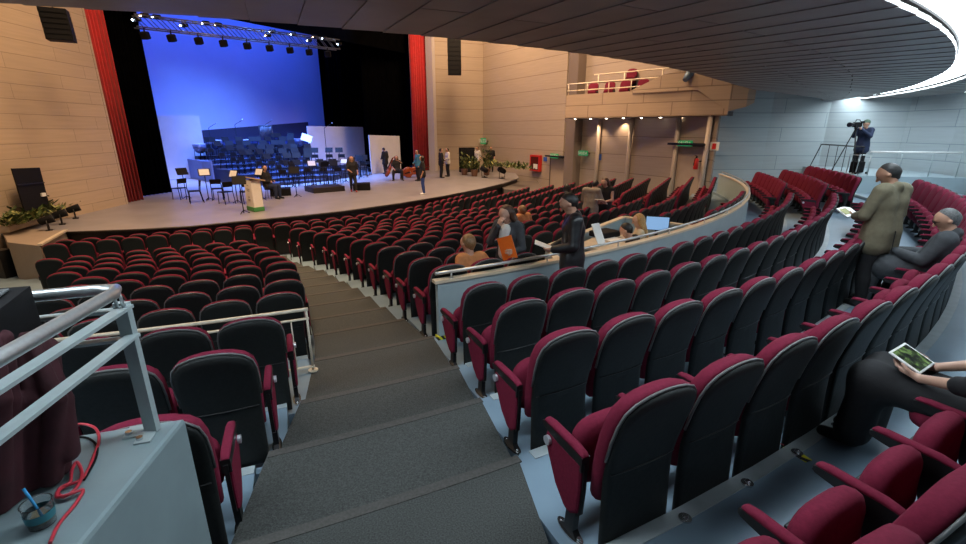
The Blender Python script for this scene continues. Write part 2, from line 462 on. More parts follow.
# --- soffit of the main balcony: radial panels, a curved front edge, a cove of light
HSOF = 1.1; ZSOF = ZC + HSOF
SOF_IN = [(-115, 18.0), (-64, 18.0), (-50, 18.1), (-36, 18.25), (-30, 18.5), (-24, 19.0), (-18, 20.2), (-14, 21.2), (-9, 22.6), (0, 24.0)]
def rin(a): return float(np.interp(a, [t[0] for t in SOF_IN], [t[1] for t in SOF_IN]))
COVE = [(-115, 21.58), (-64, 21.64), (-52, 21.76), (-40, 22.02), (-28, 22.42), (-18, 22.95), (-6, 23.5)]
def rcv(a): return float(np.interp(a, [t[0] for t in COVE], [t[1] for t in COVE]))
CW = 0.60
b = MB(); g = MB()
da = 1.5
a = -112.0
k = 0
while a < -5.0:
    a1 = a + da
    ga = 0.007
    tilt = 0.010
    def sector(r_0, r_1, zt, mi):
        # each panel leans a little, so its edge stands proud of the next one
        aa0, aa1 = a + ga, a1 - ga
        P = []
        for rr0, rr1, zz in ((r_0, r_1, 0.0), (r_0, r_1, .05)):
            P += [pol(rr0[0], aa0, ZSOF + zz), pol(rr1[0], aa0, ZSOF + zz), pol(rr1[1], aa1, ZSOF + zz + tilt), pol(rr0[1], aa1, ZSOF + zz + tilt)]
        b.add(P, [(0, 1, 2, 3), (4, 7, 6, 5), (0, 4, 5, 1), (1, 5, 6, 2), (2, 6, 7, 3), (3, 7, 4, 0)], mi)
    ri0, ri1, rc0, rc1 = rin(a), rin(a1), rcv(a), rcv(a1)
    # two lengths of board with a staggered cross joint
    if rc0 - ri0 > .3:
        m0 = ri0 + (rc0 - ri0) * (0.35 if k % 2 else 0.62); m1 = ri1 + (rc1 - ri1) * (0.35 if k % 2 else 0.62)
        sector((ri0, ri1), (m0 - .012, m1 - .012), 0, 0)
        sector((m0 + .012, m1 + .012), (rc0, rc1), 0, 0)
    sector((rc0 + CW, rc1 + CW), (25.2, 25.2), 0, 0)
    a = a1; k += 1
A = np.linspace(-112, -5, 94)
g.loft([[pol(rin(x) + .01, x, ZSOF + .045), pol(rin(x) + .01, x, ZSOF + .30), pol(rcv(x), x, ZSOF + .30), pol(rcv(x), x, ZSOF + .09)] for x in A], 0)
g.loft([[pol(rcv(x) + CW, x, ZSOF + .09), pol(rcv(x) + CW, x, ZSOF + .30), pol(25.2, x, ZSOF + .30), pol(25.2, x, ZSOF + .09)] for x in A], 0)
o = b.build('ceiling.001', [M['soffit']]); o['kind'] = 'structure'
# solid balcony mass above the panels, its face towards the hall
g.loft([[pol(rin(x), x, ZSOF + .28), pol(rin(x) - .05, x, ZSOF + 1.2), pol(rin(x) + .3, x, ZSOF + 1.3), pol(26.2, x, ZSOF + 1.3), pol(26.2, x, ZSOF + .32)] for x in A], 0)
o = g.build('ceiling.002', [M['soffit_gap']]); o['kind'] = 'structure'
# light in the cove
b = MB()
A = np.linspace(-100, -8, 93)
b.loft([[pol(rcv(x) + .02, x, ZSOF + .10), pol(rcv(x) + .02, x, ZSOF + .13), pol(rcv(x) + CW - .02, x, ZSOF + .13), pol(rcv(x) + CW - .02, x, ZSOF + .10)] for x in A], 0)
cove = b.build('cove_light', [M['cove']])
tag(cove, 'long curved strip of white light set into the dark soffit', 'ceiling light')
b = MB()
A = np.linspace(-62, -15, 60)
b.loft([[pol(25.22, x, ZSOF + .03), pol(25.22, x, ZSOF + .06), pol(25.42, x, ZSOF + .06), pol(25.42, x, ZSOF + .03)] for x in A], 0)
wl = b.build('cove_light', [M['cove']])
tag(wl, 'narrow strip of white light washing down the top of the blue-grey wall', 'ceiling light')

# ================================================================== THEATRE SEATS
# seat frame: x right, y forward (towards the stage), z up, origin on the floor under the backrest top - 0.24 m
ZB = [.03, .10, .20, .32, .46, .58, .70, .80, .87, .915, .94, .95]
WB = [.226, .228, .228, .227, .229, .235, .239, .237, .220, .178, .116, .06]
def yback(z):
    return float(np.interp(z, [.03, .15, .30, .45, .60, .75, .95], [-.150, -.146, -.138, -.134, -.158, -.195, -.255]))
def back_outline(grow=0.0, z_lo=.02):
    """left bottom -> over the top -> right bottom, as (x, z)"""
    L = []
    for z, w in zip(ZB, WB):
        if z >= z_lo: L.append((-(w + grow), z + (grow if z > .85 else 0)))
    L = L + [(0, .953 + grow)] + [(-x, z) for x, z in reversed(L)]
    return L
def slab(b, outline, yf, yr, bulge_f=0.0, bulge_r=0.0, mi=0, rim=.012):
    """upholstered slab between two surfaces that follow the backrest curve; y offsets are relative to it"""
    zc = .5
    def pt(x, z, off, bul):
        w = max(abs(o[0]) for o in outline)
        return Vector((x, yback(z) + off + bul * (1 - (x / (w * 1.02)) ** 2), z))
    def inset(o, d):
        x, z = o
        cz = .52
        L = math.hypot(x, z - cz) or 1
        return (x - x / L * d, z - (z - cz) / L * d)
    rings = []
    for d, off, bul in ((.35, yf, bulge_f), (.16, yf, bulge_f), (.05, yf, bulge_f), (rim, yf * .97 + .0, bulge_f * .6), (0, yf * .7 + yr * .3, 0), (0, yf * .3 + yr * .7, 0), (rim, yr * .97, bulge_r * .6), (.05, yr, bulge_r), (.16, yr, bulge_r), (.35, yr, bulge_r)):
        rings.append([pt(*inset(o, min(d, .8 * math.hypot(o[0], o[1] - .52))), off, bul) for o in outline])
    b.loft(rings, mi, True, True, True)
    return b
def m_backrest():
    b = MB(); slab(b, back_outline(.004, .30), .075, -.004, .012, 0); return b
def m_shell():
    b = MB(); slab(b, back_outline(-.004), .002, -.034, 0, -.016); return b
def m_piping():
    b = MB(); b.tube([(x, yback(z) - .012, z) for x, z in back_outline(.002, .50)], .0075, 6); return b
def m_seam():
    b = MB()
    b.tube([(x, yback(.50) - .051 + .016 * (x / .23) ** 2, .50 + .0 * x) for x in np.linspace(-.21, .21, 7)], .0045, 5); return b
def m_cushion():
    # tipped-up cushion: rounded lobe standing in front of the backrest
    rings = []
    for y, g in ((.0, .55), (.012, .86), (.03, .97), (.06, 1.0), (.085, .97), (.108, .85), (.12, .55)):
        ring = []
        for k in range(24):
            t = 2 * math.pi * k / 24
            cx, sx = math.cos(t), math.sin(t)
            e = .62
            x = .226 * g * math.copysign(abs(cx) ** e, cx); z = .195 * g * math.copysign(abs(sx) ** e, sx)
            zz = .43 + z
            ring.append(Vector((x, .02 + y + (zz - .30) * .12 - (.02 if z > 0 else 0) * (z / .2), zz)))
        rings.append(ring)
    b = MB(); b.loft(rings, 0, True, True, True); return b
def m_pan():
    b = MB(); b.box((0, .152, .40), (.30, .02, .20), Matrix.Rotation(-.12, 3, 'X'), 0, .008); return b
AX = .262
def m_arm_body(x):
    b = MB(); b.loft([[Vector((x + dx, y, z)) for dx, z in ((-.025, z0), (.025, z0), (.025, z1), (-.025, z1))] for y, z0, z1 in ((-.06, .45, .535), (.0, .475, .545), (.22, .510, .553), (.265, .520, .553), (.278, .530, .549))], 0)
    return b
def m_arm_pad(x):
    b = MB(); rings = []
    for y, z, w, t in ((-.06, .533, .020, .006), (-.045, .537, .024, .016), (.02, .547, .026, .022), (.22, .553, .026, .022), (.262, .553, .022, .016), (.274, .551, .012, .006)):
        rings.append([Vector((x + w * cx, y, z + t * cz)) for cx, cz in ((-1, 0), (-.95, .6), (-.6, .95), (0, 1.05), (.6, .95), (.95, .6), (1, 0))])
    b.loft(rings, 0, True, True, True); return b
def m_leg(x):
    b = MB()
    b.loft([[Vector((x + dx * .018, cy + dy, z)) for dx, dy in ((-1, -d), (1, -d), (1, d), (-1, d))] for z, cy, d in ((.0, .02, .075), (.02, .02, .07), (.05, .015, .035), (.28, .0, .032), (.46, .03, .07), (.51, .07, .12))], 0)
    return b
def m_foot(x):
    b = MB(); b.disc((x, .02, .008), 1, h=.012, n=18)
    b.v = [(x + (p[0] - x) * .034, .02 + (p[1] - .02) * .105, p[2]) for p in b.v]
    b.ball((x, .09, .018), .013, 8); b.ball((x, -.05, .018), .013, 8)
    return b
def m_side(x, s):
    # upholstered end panel under the arm, narrowing towards the foot
    out = [(.235, .508), (.255, .45), (.215, .37), (.14, .23), (.06, .15), (.01, .145), (-.045, .19), (-.055, .34), (-.055, .49)]
    b = MB(); b.loft([[Vector((x + s * t, cy + (y - cy) * g, cz + (z - cz) * g)) for y, z in out] for t, g in ((.0, 1), (.018, 1), (.026, .93)) for cy, cz in ((.07, .40),)], 0)
    return b
def m_side_frame(x, s):
    out = [(.245, .518), (.268, .45), (.228, .365), (.15, .22), (.065, .135), (.005, .13), (-.055, .18), (-.066, .34), (-.066, .50)]
    b = MB(); b.loft([[Vector((x + s * t, y, z)) for y, z in out] for t in (-.012, .010)], 0)
    return b
def m_badge(x, s):
    b = MB(); b.disc((x + s * .036, .21, .468), .026, (1, 0, 0), .018, 18); return b

PROTO = {}
def m_bolt():
    b = MB(); b.disc((0, 0, .004), .034, h=.008, n=14); b.ball((0, 0, .012), .018, 8); return b
def mesh_of(key, mb, mats):
    o = mb.build(key, mats); me = o.data; bpy.data.objects.remove(o); PROTO[key] = me; return me
mesh_of('backrest', m_backrest(), M['maroon']); mesh_of('back_shell', m_shell(), M['shell'])
mesh_of('piping', m_piping(), M['piping']); mesh_of('seam', m_seam(), M['blackmetal'])
mesh_of('bolt', m_bolt(), M['chrome']); mesh_of('seat_cushion', m_cushion(), M['maroon']); mesh_of('seat_pan', m_pan(), M['blackmetal'])
for nm, x in (('l', -AX), ('r', AX)):
    s = -1 if nm == 'l' else 1
    mesh_of('arm_' + nm, m_arm_body(x), M['blackmetal']); mesh_of('pad_' + nm, m_arm_pad(x), M['maroon'])
    mesh_of('leg_' + nm, m_leg(x), M['blackmetal']); mesh_of('foot_' + nm, m_foot(x), M['chrome'])
    mesh_of('side_' + nm, m_side(x, s), M['maroon']); mesh_of('sideframe_' + nm, m_side_frame(x, s), M['blackmetal'])
    mesh_of('badge_' + nm, m_badge(x, s), M['badge'])
def part(name, key, parent, label=None):
    o = bpy.data.objects.new(name, PROTO[key]); COL.objects.link(o); o.parent = parent
    if label: o['label'] = label
    return o
def add_arm(root, nm, end, detail):
    a = part('armrest', 'arm_' + nm, root); part('arm_pad', 'pad_' + nm, a)
    l = part('leg', 'leg_' + nm, root)
    if detail: part('foot', 'foot_' + nm, l, 'chrome foot')
    if end:
        sp = part('side_panel', 'sideframe_' + nm, root); part('panel_cushion', 'side_' + nm, sp)
        part('badge', 'badge_' + nm, sp, 'round silver badge')
def new_seat(pos, rz, left=True, right=False, end=None, detail=True):
    root = empty('theatre_seat', pos, rz)
    part('backrest', 'backrest', root); sh = part('back_shell', 'back_shell', root, 'black back shell')
    if detail:
        part('piping', 'piping', sh); part('seam', 'seam', sh)
    c = part('seat_cushion', 'seat_cushion', root)
    if detail: part('seat_pan', 'seat_pan', c)
    if left: add_arm(root, 'l', end == 'l', detail)
    if right: add_arm(root, 'r', end == 'r', detail)
    return root

ONES = ['', 'first', 'second', 'third', 'fourth', 'fifth', 'sixth', 'seventh', 'eighth', 'ninth', 'tenth', 'eleventh', 'twelfth', 'thirteenth', 'fourteenth', 'fifteenth', 'sixteenth', 'seventeenth', 'eighteenth', 'nineteenth', 'twentieth', '21st', '22nd', '23rd', '24th', '25th', '26th', '27th', '28th', '29th', '30th', '31st', '32nd', '33rd', '34th', '35th', '36th', '37th', '38th', '39th', '40th']
SEATS = []           # dicts: pos, rz, row, idx, block, end, left, right
def add_row_arc(row, a_first, a_end, block, pitch=.53, skip=None, end_first=True):
    r, h = ROWS[row]; rc = r - .18; z = ZC - h - SEAT_H
    da = math.degrees(pitch / r); n = int((a_end - a_first) / da) + 1
    k = 0
    for i in range(n):
        a = a_first + da * i
        p = pol(rc, a, z)
        if skip and skip(p, a, row): continue
        k += 1
        f = -(p - C0); rz = math.atan2(f.y, f.x) - math.pi / 2
        nxt = pol(rc, a + da, z)
        last = (i == n - 1) or (skip and skip(nxt, a + da, row))
        SEATS.append(dict(pos=p, rz=rz, row=row, idx=k, block=block, end='l' if (i == 0 and end_first) else ('r' if last else None), right=last, a=a))
def add_row_line(row, n_, s0, h, count, block, pitch=.53):
    z = ZC - h - SEAT_H
    f = -N0; rz = math.atan2(f.y, f.x) - math.pi / 2
    for i in range(count):
        p = lin(n_ - .18, s0 + i * pitch, z)
        SEATS.append(dict(pos=p, rz=rz, row=row, idx=i + 1, block=block, end='r' if i == 0 else None, right=(i == 0), a=0))

def booth_skip(p, a, row):
    if row in ('f12', 'f13') and -57.8 < a < -43.6: return True
    if row == 'f11' and -50.5 < a < -44.6: return True
    return False
FIRST = dict(f3=-65.1, f4=-64.1, f5=-62.8, f6=-62.0, f7=-61.8, f8=-61.4, f9=-61.2, f10=-61.2, f11=-61.2, f12=-61.4, f13=-61.5, R1=-61.7, R2=-61.95, R3=-62.5, R4=-62.9, R5=-63.50)
SEG1 = {k: (-32.0 if k[0] == 'R' else -30.5) for k in FIRST}; SEG1['R4'] = -29.0; SEG1['R5'] = -30.0; SEG1['R2'] = -33.5
SEG2 = dict(R1=-14.6, R2=-13.8, R3=-13.2)
A1 = -27.5; N1 = Vector((math.cos(math.radians(A1)), math.sin(math.radians(A1)), 0)); T1 = Vector((-N1.y, N1.x, 0))
def lin1(n, s, z=0.0):
    p = C0 + N1 * n + T1 * s
    return Vector((p.x, p.y, z))
FAR = dict(f3=6.5, f4=7.0, f5=7.3, f6=7.8, f7=7.8, f8=7.2, f9=6.5, f10=5.9, f11=5.3, f12=4.4)
def add_row_far(row, s0, s1, block='far', first_idx=1):
    r, h = ROWS[row]; z = ZC - h - SEAT_H; f = -N1; rz = math.atan2(f.y, f.x) - math.pi / 2
    n = int((s1 - s0) / .53) + 1
    for i in range(n):
        SEATS.append(dict(pos=lin1(r - .18, s0 + i * .53, z), rz=rz, row=row, idx=i + first_idx, block=block, end='l' if i == 0 and block == 'far' else ('r' if i == n - 1 else None), right=(i == n - 1), a=0))
for row in FIRST:
    add_row_arc(row, FIRST[row], SEG1[row], 'mid', skip=booth_skip)
    if row in SEG2:
        add_row_arc(row, -28.2 if row == 'R2' else -25.4, SEG2[row], 'far')
    if row in FAR:
        add_row_far(row, .75, FAR[row])
# two front rows run right across the head of the stairs
for row, s_end in (('f1', 3.2), ('f2', 4.8)):
    r, h = ROWS[row]; z = ZC - h - SEAT_H
    da = math.degrees(.53 / r); i = 0; a = -62.5 + da * .5
    while a < A1:
        p = pol(r - .18, a, z); f = -(p - C0); rz = math.atan2(f.y, f.x) - math.pi / 2
        SEATS.append(dict(pos=p, rz=rz, row=row, idx=i + 18, block='front', end=None, right=False, a=a)); a += da; i += 1
    add_row_far(row, .3, s_end, 'front', i + 18)
    f = -N0; rz = math.atan2(f.y, f.x) - math.pi / 2
    s = .265; j = 0
    while True:
        p = lin(r - .18, s, z); q = proj(p + Vector((0, 0, .9)))
        if q[0] < (62 if row == 'f1' else 40): break
        SEATS.append(dict(pos=p, rz=rz, row=row, idx=17 - j, block='front', end=None, right=False, a=0)); s += .53; j += 1
for row, n_, s0, h in LEFT:
    c = 0
    while True:
        q = proj(lin(n_, s0 + c * .53, ZC - h))
        if q[0] < (46 if row != 'L9' else 0) or c > 16: break
        c += 1
    add_row_line(row, n_, s0, h, c, 'side')
for row, r, a0, h in NEAR:
    for i in range({'R1l': 4, 'R2l': 3, 'R3l': 1}[row]):
        a = a0 - math.degrees(.53 / r) * i; p = pol(r - .18, a, ZC - h - SEAT_H)
        SEATS.append(dict(pos=p, rz=math.radians(a + 180) - math.pi / 2, row=row, idx=i + 1, block='near', end='r' if i == 0 else None, right=(i == 0), a=a))

def row_phrase(sd):
    row, blk = sd['row'], sd['block']
    if blk == 'front': return 'in the front row at the stage' if row == 'f1' else 'in the second row from the stage'
    if blk == 'side':
        k = 10 - int(row[1:]); return 'in the %s row before the cream railing' % ONES[k]
    if blk == 'near':
        k = {'R1l': 1, 'R2l': 2, 'R3l': 3}[row]; return 'in the %s row behind the cream railing' % ONES[k]
    if row.startswith('R'): return 'in the %s row behind the curved partition' % ONES[int(row[1:])]
    return 'in the %s row before the curved partition' % ONES[14 - int(row[1:])]
def seat_label(sd):
    b = sd['block']
    if b == 'front': return 'maroon theatre seat, %s along %s' % (ONES[min(sd['idx'] , 40)], row_phrase(sd))
    if b == 'far': return 'maroon theatre seat, %s past the far gap %s' % (ONES[sd['idx']], row_phrase(sd))
    return 'maroon theatre seat, %s from the stairs %s' % (ONES[sd['idx']], row_phrase(sd))

# which seats fall in the picture; the nearest three hundred or so stand as single things
vis = []
for sd in SEATS:
    t = sd['pos'] + Vector((0, 0, .80)); q = proj(t); q2 = proj(sd['pos'] + Vector((0, 0, .3)))
    sd['vis'] = bool(q and -25 < q[0] < 991 and -10 < q[1] < 575) or bool(q2 and -20 < q2[0] < 986 and -10 < q2[1] < 575)
    sd['dist'] = (t - Vector((0, 0, ZC))).length
    if sd['vis']: vis.append(sd)
q_ = px(560, 188, ROWS['f7'][1] - .22); min(vis, key=lambda s: (s['pos'] - Vector((q_.x, q_.y, s['pos'].z))).length + (0 if s['row'] == 'f7' else 9))['dist'] = 9.0      # the seat someone sits on
vis.sort(key=lambda s: s['dist'])
N_SINGLE = 312
OCC = {}        # seats taken by people: (row, block, idx)
for n_, sd in enumerate(vis[:N_SINGLE]):
    o = new_seat(sd['pos'], sd['rz'], True, sd['right'], sd['end'], sd['dist'] < 8.5)
    tag(o, seat_label(sd), 'theatre seat', {'front': 'seats in the two front rows', 'side': 'seats below the cream railing', 'near': 'seats behind the cream railing'}.get(sd['block'], 'seats behind the curved partition' if sd['row'][0] == 'R' else 'seats before the curved partition'))
    sd['obj'] = o
    if sd['row'] == 'R4' and sd['dist'] < 6:
        ab = part('anchor_bolt', 'bolt', o, 'steel floor bolt'); ab.location = (-AX, -.262, zfloor('R5') - zfloor('R4') + .006)
# the rest, hundreds of small far seats, in one mesh
V = []; F = []; MI = []; off = 0
def low(key, mi):
    me = PROTO[key]
    v = np.array([tuple(x.co) for x in me.vertices]); f = [tuple(p.vertices) for p in me.polygons]
    return v, f, mi
LOW = [low('backrest', 0), low('back_shell', 1), low('seat_cushion', 0), low('arm_l', 1), low('pad_l', 0), low('leg_l', 1)]
for sd in vis[N_SINGLE:]:
    if abs(sd['pos'].x - q_.x) < .6 and abs(sd['pos'].y - q_.y) < .6: continue        # taken by the dark-haired person
    c, s = math.cos(sd['rz']), math.sin(sd['rz'])
    R = np.array([[c, -s, 0], [s, c, 0], [0, 0, 1]])
    for v, f, mi in LOW:
        V.append(v @ R.T + np.array(sd['pos'])); F += [[i + off for i in q] for q in f]; MI += [mi] * len(f); off += len(v)
me = bpy.data.meshes.new('distant_theatre_seats')
me.from_pydata(np.concatenate(V).tolist(), [], F)
me.materials.append(M['maroon']); me.materials.append(M['shell'])
me.polygons.foreach_set('material_index', MI); me.polygons.foreach_set('use_smooth', [True] * len(MI)); me.update()
o = bpy.data.objects.new('distant_theatre_seats', me); COL.objects.link(o)
tag(o, 'distant rows of maroon and black theatre seats nearest the stage and far wall', 'theatre seats', None, 'stuff')
print('SEATS', len(SEATS), 'visible', len(vis), 'far', vis[N_SINGLE - 1]['dist'])

# ================================================================== FIXTURES OF THE HALL
def arc_loft(b, r0, r1, z0, z1, a0, a1, n=40, mi=0):
    A = np.linspace(a0, a1, n + 1)
    b.loft([[pol(r0, a, z0), pol(r0, a, z1), pol(r1, a, z1), pol(r1, a, z0)] for a in A], mi)
# --- curved partition with its cream cap and steel handrail
ZR1 = zfloor('R1'); PT = ZC - 1.655
b = MB(); arc_loft(b, 19.15, 19.22, ZR1 - .3, PT - .03, -62.15, -10.5, 60)
pt = b.build('partition', M['parapet']); tag(pt, kind='structure')
b = MB(); arc_loft(b, 19.13, 19.24, PT - .03, PT + .005, -62.25, -10.4, 60)
cp = b.build('partition_cap', M['cap'], pt)
pr = empty('handrail', pol(19.2, -62, PT)); tag(pr, 'steel handrail on short posts along the cream cap of the curved partition', 'handrail')
b = MB(); b.tube([pol(19.2, a, .085) - Vector((pol(19.2, -62)[0], pol(19.2, -62)[1], 0)) for a in np.linspace(-62.2, -11, 60)], .02, 8)
b.build('rail', M['steel'], pr)
for a in np.arange(-61.6, -11, 4.2):
    b = MB(); p = pol(19.2, a, 0) - Vector((pol(19.2, -62)[0], pol(19.2, -62)[1], 0))
    b.tube([p, p + Vector((0, 0, .08))], .011, 6); b.disc(p + Vector((0, 0, .004)), .028, h=.008, n=10)
    b.build('post', M['steel'], pr)
# hazard tape at the foot of the partition
def tape_mat():
    m, nt, bs = node_mat('hazard_tape')
    tc = nt.nodes.new('ShaderNodeTexCoord'); w = nt.nodes.new('ShaderNodeTexWave')
    w.wave_type = 'BANDS'; w.bands_direction = 'DIAGONAL'; w.inputs['Scale'].default_value = 7.0
    nt.links.new(tc.outputs['Object'], w.inputs['Vector'])
    cr = nt.nodes.new('ShaderNodeValToRGB'); cr.color_ramp.interpolation = 'CONSTANT'
    cr.color_ramp.elements[0].color = (.01, .01, .01, 1); cr.color_ramp.elements[1].color = (.75, .72, .02, 1); cr.color_ramp.elements[1].position = .5
    nt.links.new(w.outputs['Fac'], cr.inputs['Fac']); nt.links.new(cr.outputs['Color'], bs.inputs['Base Color'])
    return m
M['tape'] = tape_mat()
b = MB(); arc_loft(b, 19.225, 19.235, ZR1 + .0, ZR1 + .045, -62.1, -60.2, 8)
arc_loft(b, 19.14, 19.235, ZR1 + .0, ZR1 + .045, -62.2, -62.12, 1)
tag(b.build('hazard_tape', M['tape']), 'short yellow and black tape along the foot of the curved partition end', 'tape')

# --- cream railing of the block left of the stairs
rl = empty('railing', (0, 0, 0)); tag(rl, 'low cream railing with thin balusters across the rows beside the stairs', 'railing')
p0 = px(308, 309, 1.70); d = p0 - C0; d.z = 0
nr = d.length; ar = math.degrees(math.atan2(d.y, d.x)); zb = ZC - 2.38; topz = ZC - 1.70
def rp(s, z): return pol(nr, ar - math.degrees(s / nr), z)
SS = np.linspace(0, 4.2, 16)
b = MB(); b.tube([rp(s, topz) for s in SS], .019, 8); b.build('top_rail', M['cream_rail'], rl)
b = MB(); b.tube([rp(s, topz - .10) for s in SS], .013, 6); b.build('lower_rail', M['cream_rail'], rl)
b = MB(); b.tube([rp(s, zb + .05) for s in SS], .014, 6); b.build('bottom_rail', M['cream_rail'], rl)
for i in range(5):
    b = MB(); b.tube([rp(.02 + i * 1.04, zb), rp(.02 + i * 1.04, topz)], .013, 6)
    b.disc(rp(.02 + i * 1.04, zb + .006), .05, h=.012, n=10); b.build('post', M['cream_rail'], rl)
for i in range(27):
    if i % 7 == 0: continue
    b = MB(); b.tube([rp(.02 + i * .15, zb + .05), rp(.02 + i * .15, topz - .10)], .0065, 5); b.build('baluster', M['cream_rail'], rl)

# --- sound booth sunk into the rows behind the partition
zf = ZC - 2.76
A_, B_, C_ = px(548, 245, 1.72), px(624, 216, 1.72), px(696, 225.5, 1.72)
b = MB()
D_ = pol(19.05, -56.4)
for p, q in ((D_, A_), (A_, B_), (B_, C_)):
    b.bar(Vector((p.x, p.y, (zf + ZC - 1.76) / 2)), Vector((q.x, q.y, (zf + ZC - 1.76) / 2)), .08, ZC - 1.76 - zf)
bt = b.build('partition.001', M['parapet']); tag(bt, kind='structure')
b = MB()
for p, q in ((D_, A_), (A_, B_), (B_, C_)):
    b.bar(Vector((p.x, p.y, ZC - 1.74)), Vector((q.x, q.y, ZC - 1.74)), .10, .03)
b.build('partition_cap', M['cap'], bt)
b = MB(); mid = (A_ + B_ + C_ + D_) / 4
b.prism([(A_.x, A_.y), (B_.x, B_.y), (C_.x, C_.y), (pol(19.1, -50).x, pol(19.1, -50).y), (D_.x, D_.y)], zf - .3, zf + .002)
tag(b.build('floor.005', M['carpet']), kind='structure')

# --- side balcony: parapet, deck, rails, seats, end scroll
BZ0, BZ1 = ZC + .55, ZC + 1.62
bl = [(4.05, 23.9), (5.6, 22.4), (7.1, 20.9), (8.35, 19.75), (9.5, 18.9)]
M['balcony'] = plank_mat('balcony_boards', (0.52, 0.39, 0.28), (0.49, 0.37, 0.27), (0.28, 0.2, 0.14), 2.0, 0.54, 0.02)
strip_wall('balcony', bl, BZ0, BZ1, M['balcony'], .12, 1)
b = MB(); b.prism([(4.05, 23.95), (5.6, 22.45), (7.1, 20.95), (8.35, 19.8), (9.5, 18.95), (9.9, 19.25), (5.3, 26.5)], BZ0 - .02, BZ0 + .15)
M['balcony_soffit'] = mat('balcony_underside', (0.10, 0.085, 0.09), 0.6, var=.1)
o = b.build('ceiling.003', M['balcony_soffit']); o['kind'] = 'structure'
b = MB(); b.prism([(4.1, 24.0), (5.65, 22.5), (7.15, 21.0), (8.4, 19.85), (9.5, 19.0), (9.9, 19.25), (5.3, 26.5)], BZ1 - .55, BZ1 - .5)
o = b.build('floor.006', M['carpet']); o['kind'] = 'structure'
# raised solid end that sweeps down to a rounded nose
strip_wall('balcony.001', [(6.5, 21.45), (7.4, 20.5), (8.5, 19.55), (9.5, 18.9), (10.1, 18.75), (10.42, 18.8), (10.45, 19.1)], [BZ1 - .1] * 3 + [BZ0 + .15, BZ0 + .3, BZ0 + .45, BZ0 + .5], [BZ1 + .05, BZ1 + .55, BZ1 + .75, BZ1 + .75, BZ1 + .6, BZ1 + .4, BZ1 + .4], M['balcony'], .12, 1)
# downlights under the side balcony
for i, (u, v) in enumerate([(592, 118), (610, 117.5), (623, 118), (630, 117), (650, 117.5), (671, 118), (699, 118.5), (715, 118.5)]):
    t = i / 7
    p = Vector((4.4 + 4.4 * t, 24.2 - 4.4 * t, BZ0 - .03)) + Vector((.25, .25, 0))
    b = MB(); b.disc(p, .05, h=.02, n=12)
    if i == 0: M['lampglow'] = mat('lamp_glow', (1, 1, 1), .5, emit=(1, .85, .65), estr=16)
    tag(b.build('downlight', M['lampglow']), 'small round downlight glowing under the side balcony', 'downlight', 'downlights under the side balcony')
for t in (.12, .37, .62, .87):
    lamp_spot('balcony_downlight', (5.15 + 4.2 * t, 25.0 - 4.6 * t, BZ0 - .08), (5.2 + 4.2 * t, 25.2 - 4.6 * t, 0), 90, WARM, 110, .6, .05)
# round pilasters on the recessed wall
M['pilaster'] = mat('pale_pilaster', (0.56, 0.47, 0.40), 0.5, var=.05)
for u in (601, 633, 680, 711):
    k = (u - 483) / FPX
    # wall from (5.3,26.2) to (9.35,19.2)
    best = min(np.linspace(0, 1, 400), key=lambda t: abs((proj((5.3 + 4.05 * t, 26.2 - 7.0 * t, ZC)) or (0, 0))[0] - u))
    p = Vector((5.3 + 4.05 * best - .12, 26.2 - 7 * best - .07, 0))
    b = MB(); b.tube([p, p + Vector((0, 0, BZ0))], .10, 16)
    o = b.build('pilaster', M['pilaster']); tag(o, 'pale round pilaster rising to the side balcony, %s' % {601: 'beside the dark wall corner', 633: 'between two blank wall panels', 680: 'beside the exit door', 711: 'next to the fire extinguisher'}[u], 'pilaster')
# rails on the side balcony
M['balrail'] = mat('cream_balcony_rail', (0.75, 0.65, 0.50), 0.4, var=.05)
def on_bal(t, z, inn=0.0):
    T = [0, .27, .54, .78, 1]; x = np.interp(t, T, [q[0] for q in bl]); y = np.interp(t, T, [q[1] for q in bl])
    return Vector((x + inn * .7, y + inn * .72, z))
r_ = empty('balcony_rail', (0, 0, 0)); tag(r_, 'cream rail along the top of the side balcony front', 'railing')
b = MB(); b.tube([on_bal(t, BZ1 + .48, .06) for t in np.linspace(0, .62, 8)], .03, 6); b.tube([on_bal(t, BZ1 + .18, .06) for t in np.linspace(0, .55, 8)], .022, 6)
b.build('rail', M['balrail'], r_)
for t in (.01, .14, .28, .42, .56):
    b = MB(); b.tube([on_bal(t, BZ1, .06), on_bal(t, BZ1 + .48, .06)], .024, 6); b.build('post', M['balrail'], r_)
r_ = empty('balcony_rail', (0, 0, 0)); tag(r_, 'cream rail on the upper step of the side balcony behind its seats', 'railing')
b = MB()
for dz in (.42, .78): b.tube([on_bal(t, BZ1 + dz + .12, .84) for t in np.linspace(.12, .78, 8)], .028, 6)
b.build('rail', M['balrail'], r_)
for t in (.15, .32, .55, .78):
    b = MB(); b.tube([on_bal(t, BZ1 - .5, .84), on_bal(t, BZ1 + .9, .84)], .026, 6); b.build('post', M['balrail'], r_)
# balcony seats
q = MB()
for i, (t, inn, lab) in enumerate([(.14, .5, 'at the wall end of the front row'), (.25, .5, 'second in the front row'), (.35, .5, 'third in the front row'), (.46, .5, 'last in the front row'), (.34, 1.15, 'alone in the back row')]):
    p = on_bal(t, BZ1 - .42 + (.55 if inn > 1 else 0), inn)
    root = empty('theatre_seat', p, math.radians(150)); tag(root, 'red theatre seat on the side balcony, %s' % lab, 'theatre seat', 'seats on the side balcony')
    part('backrest', 'backrest', root); part('back_shell', 'back_shell', root); part('seat_cushion', 'seat_cushion', root); add_arm(root, 'l', False, False)
    root.rotation_euler[2] = math.radians(150)

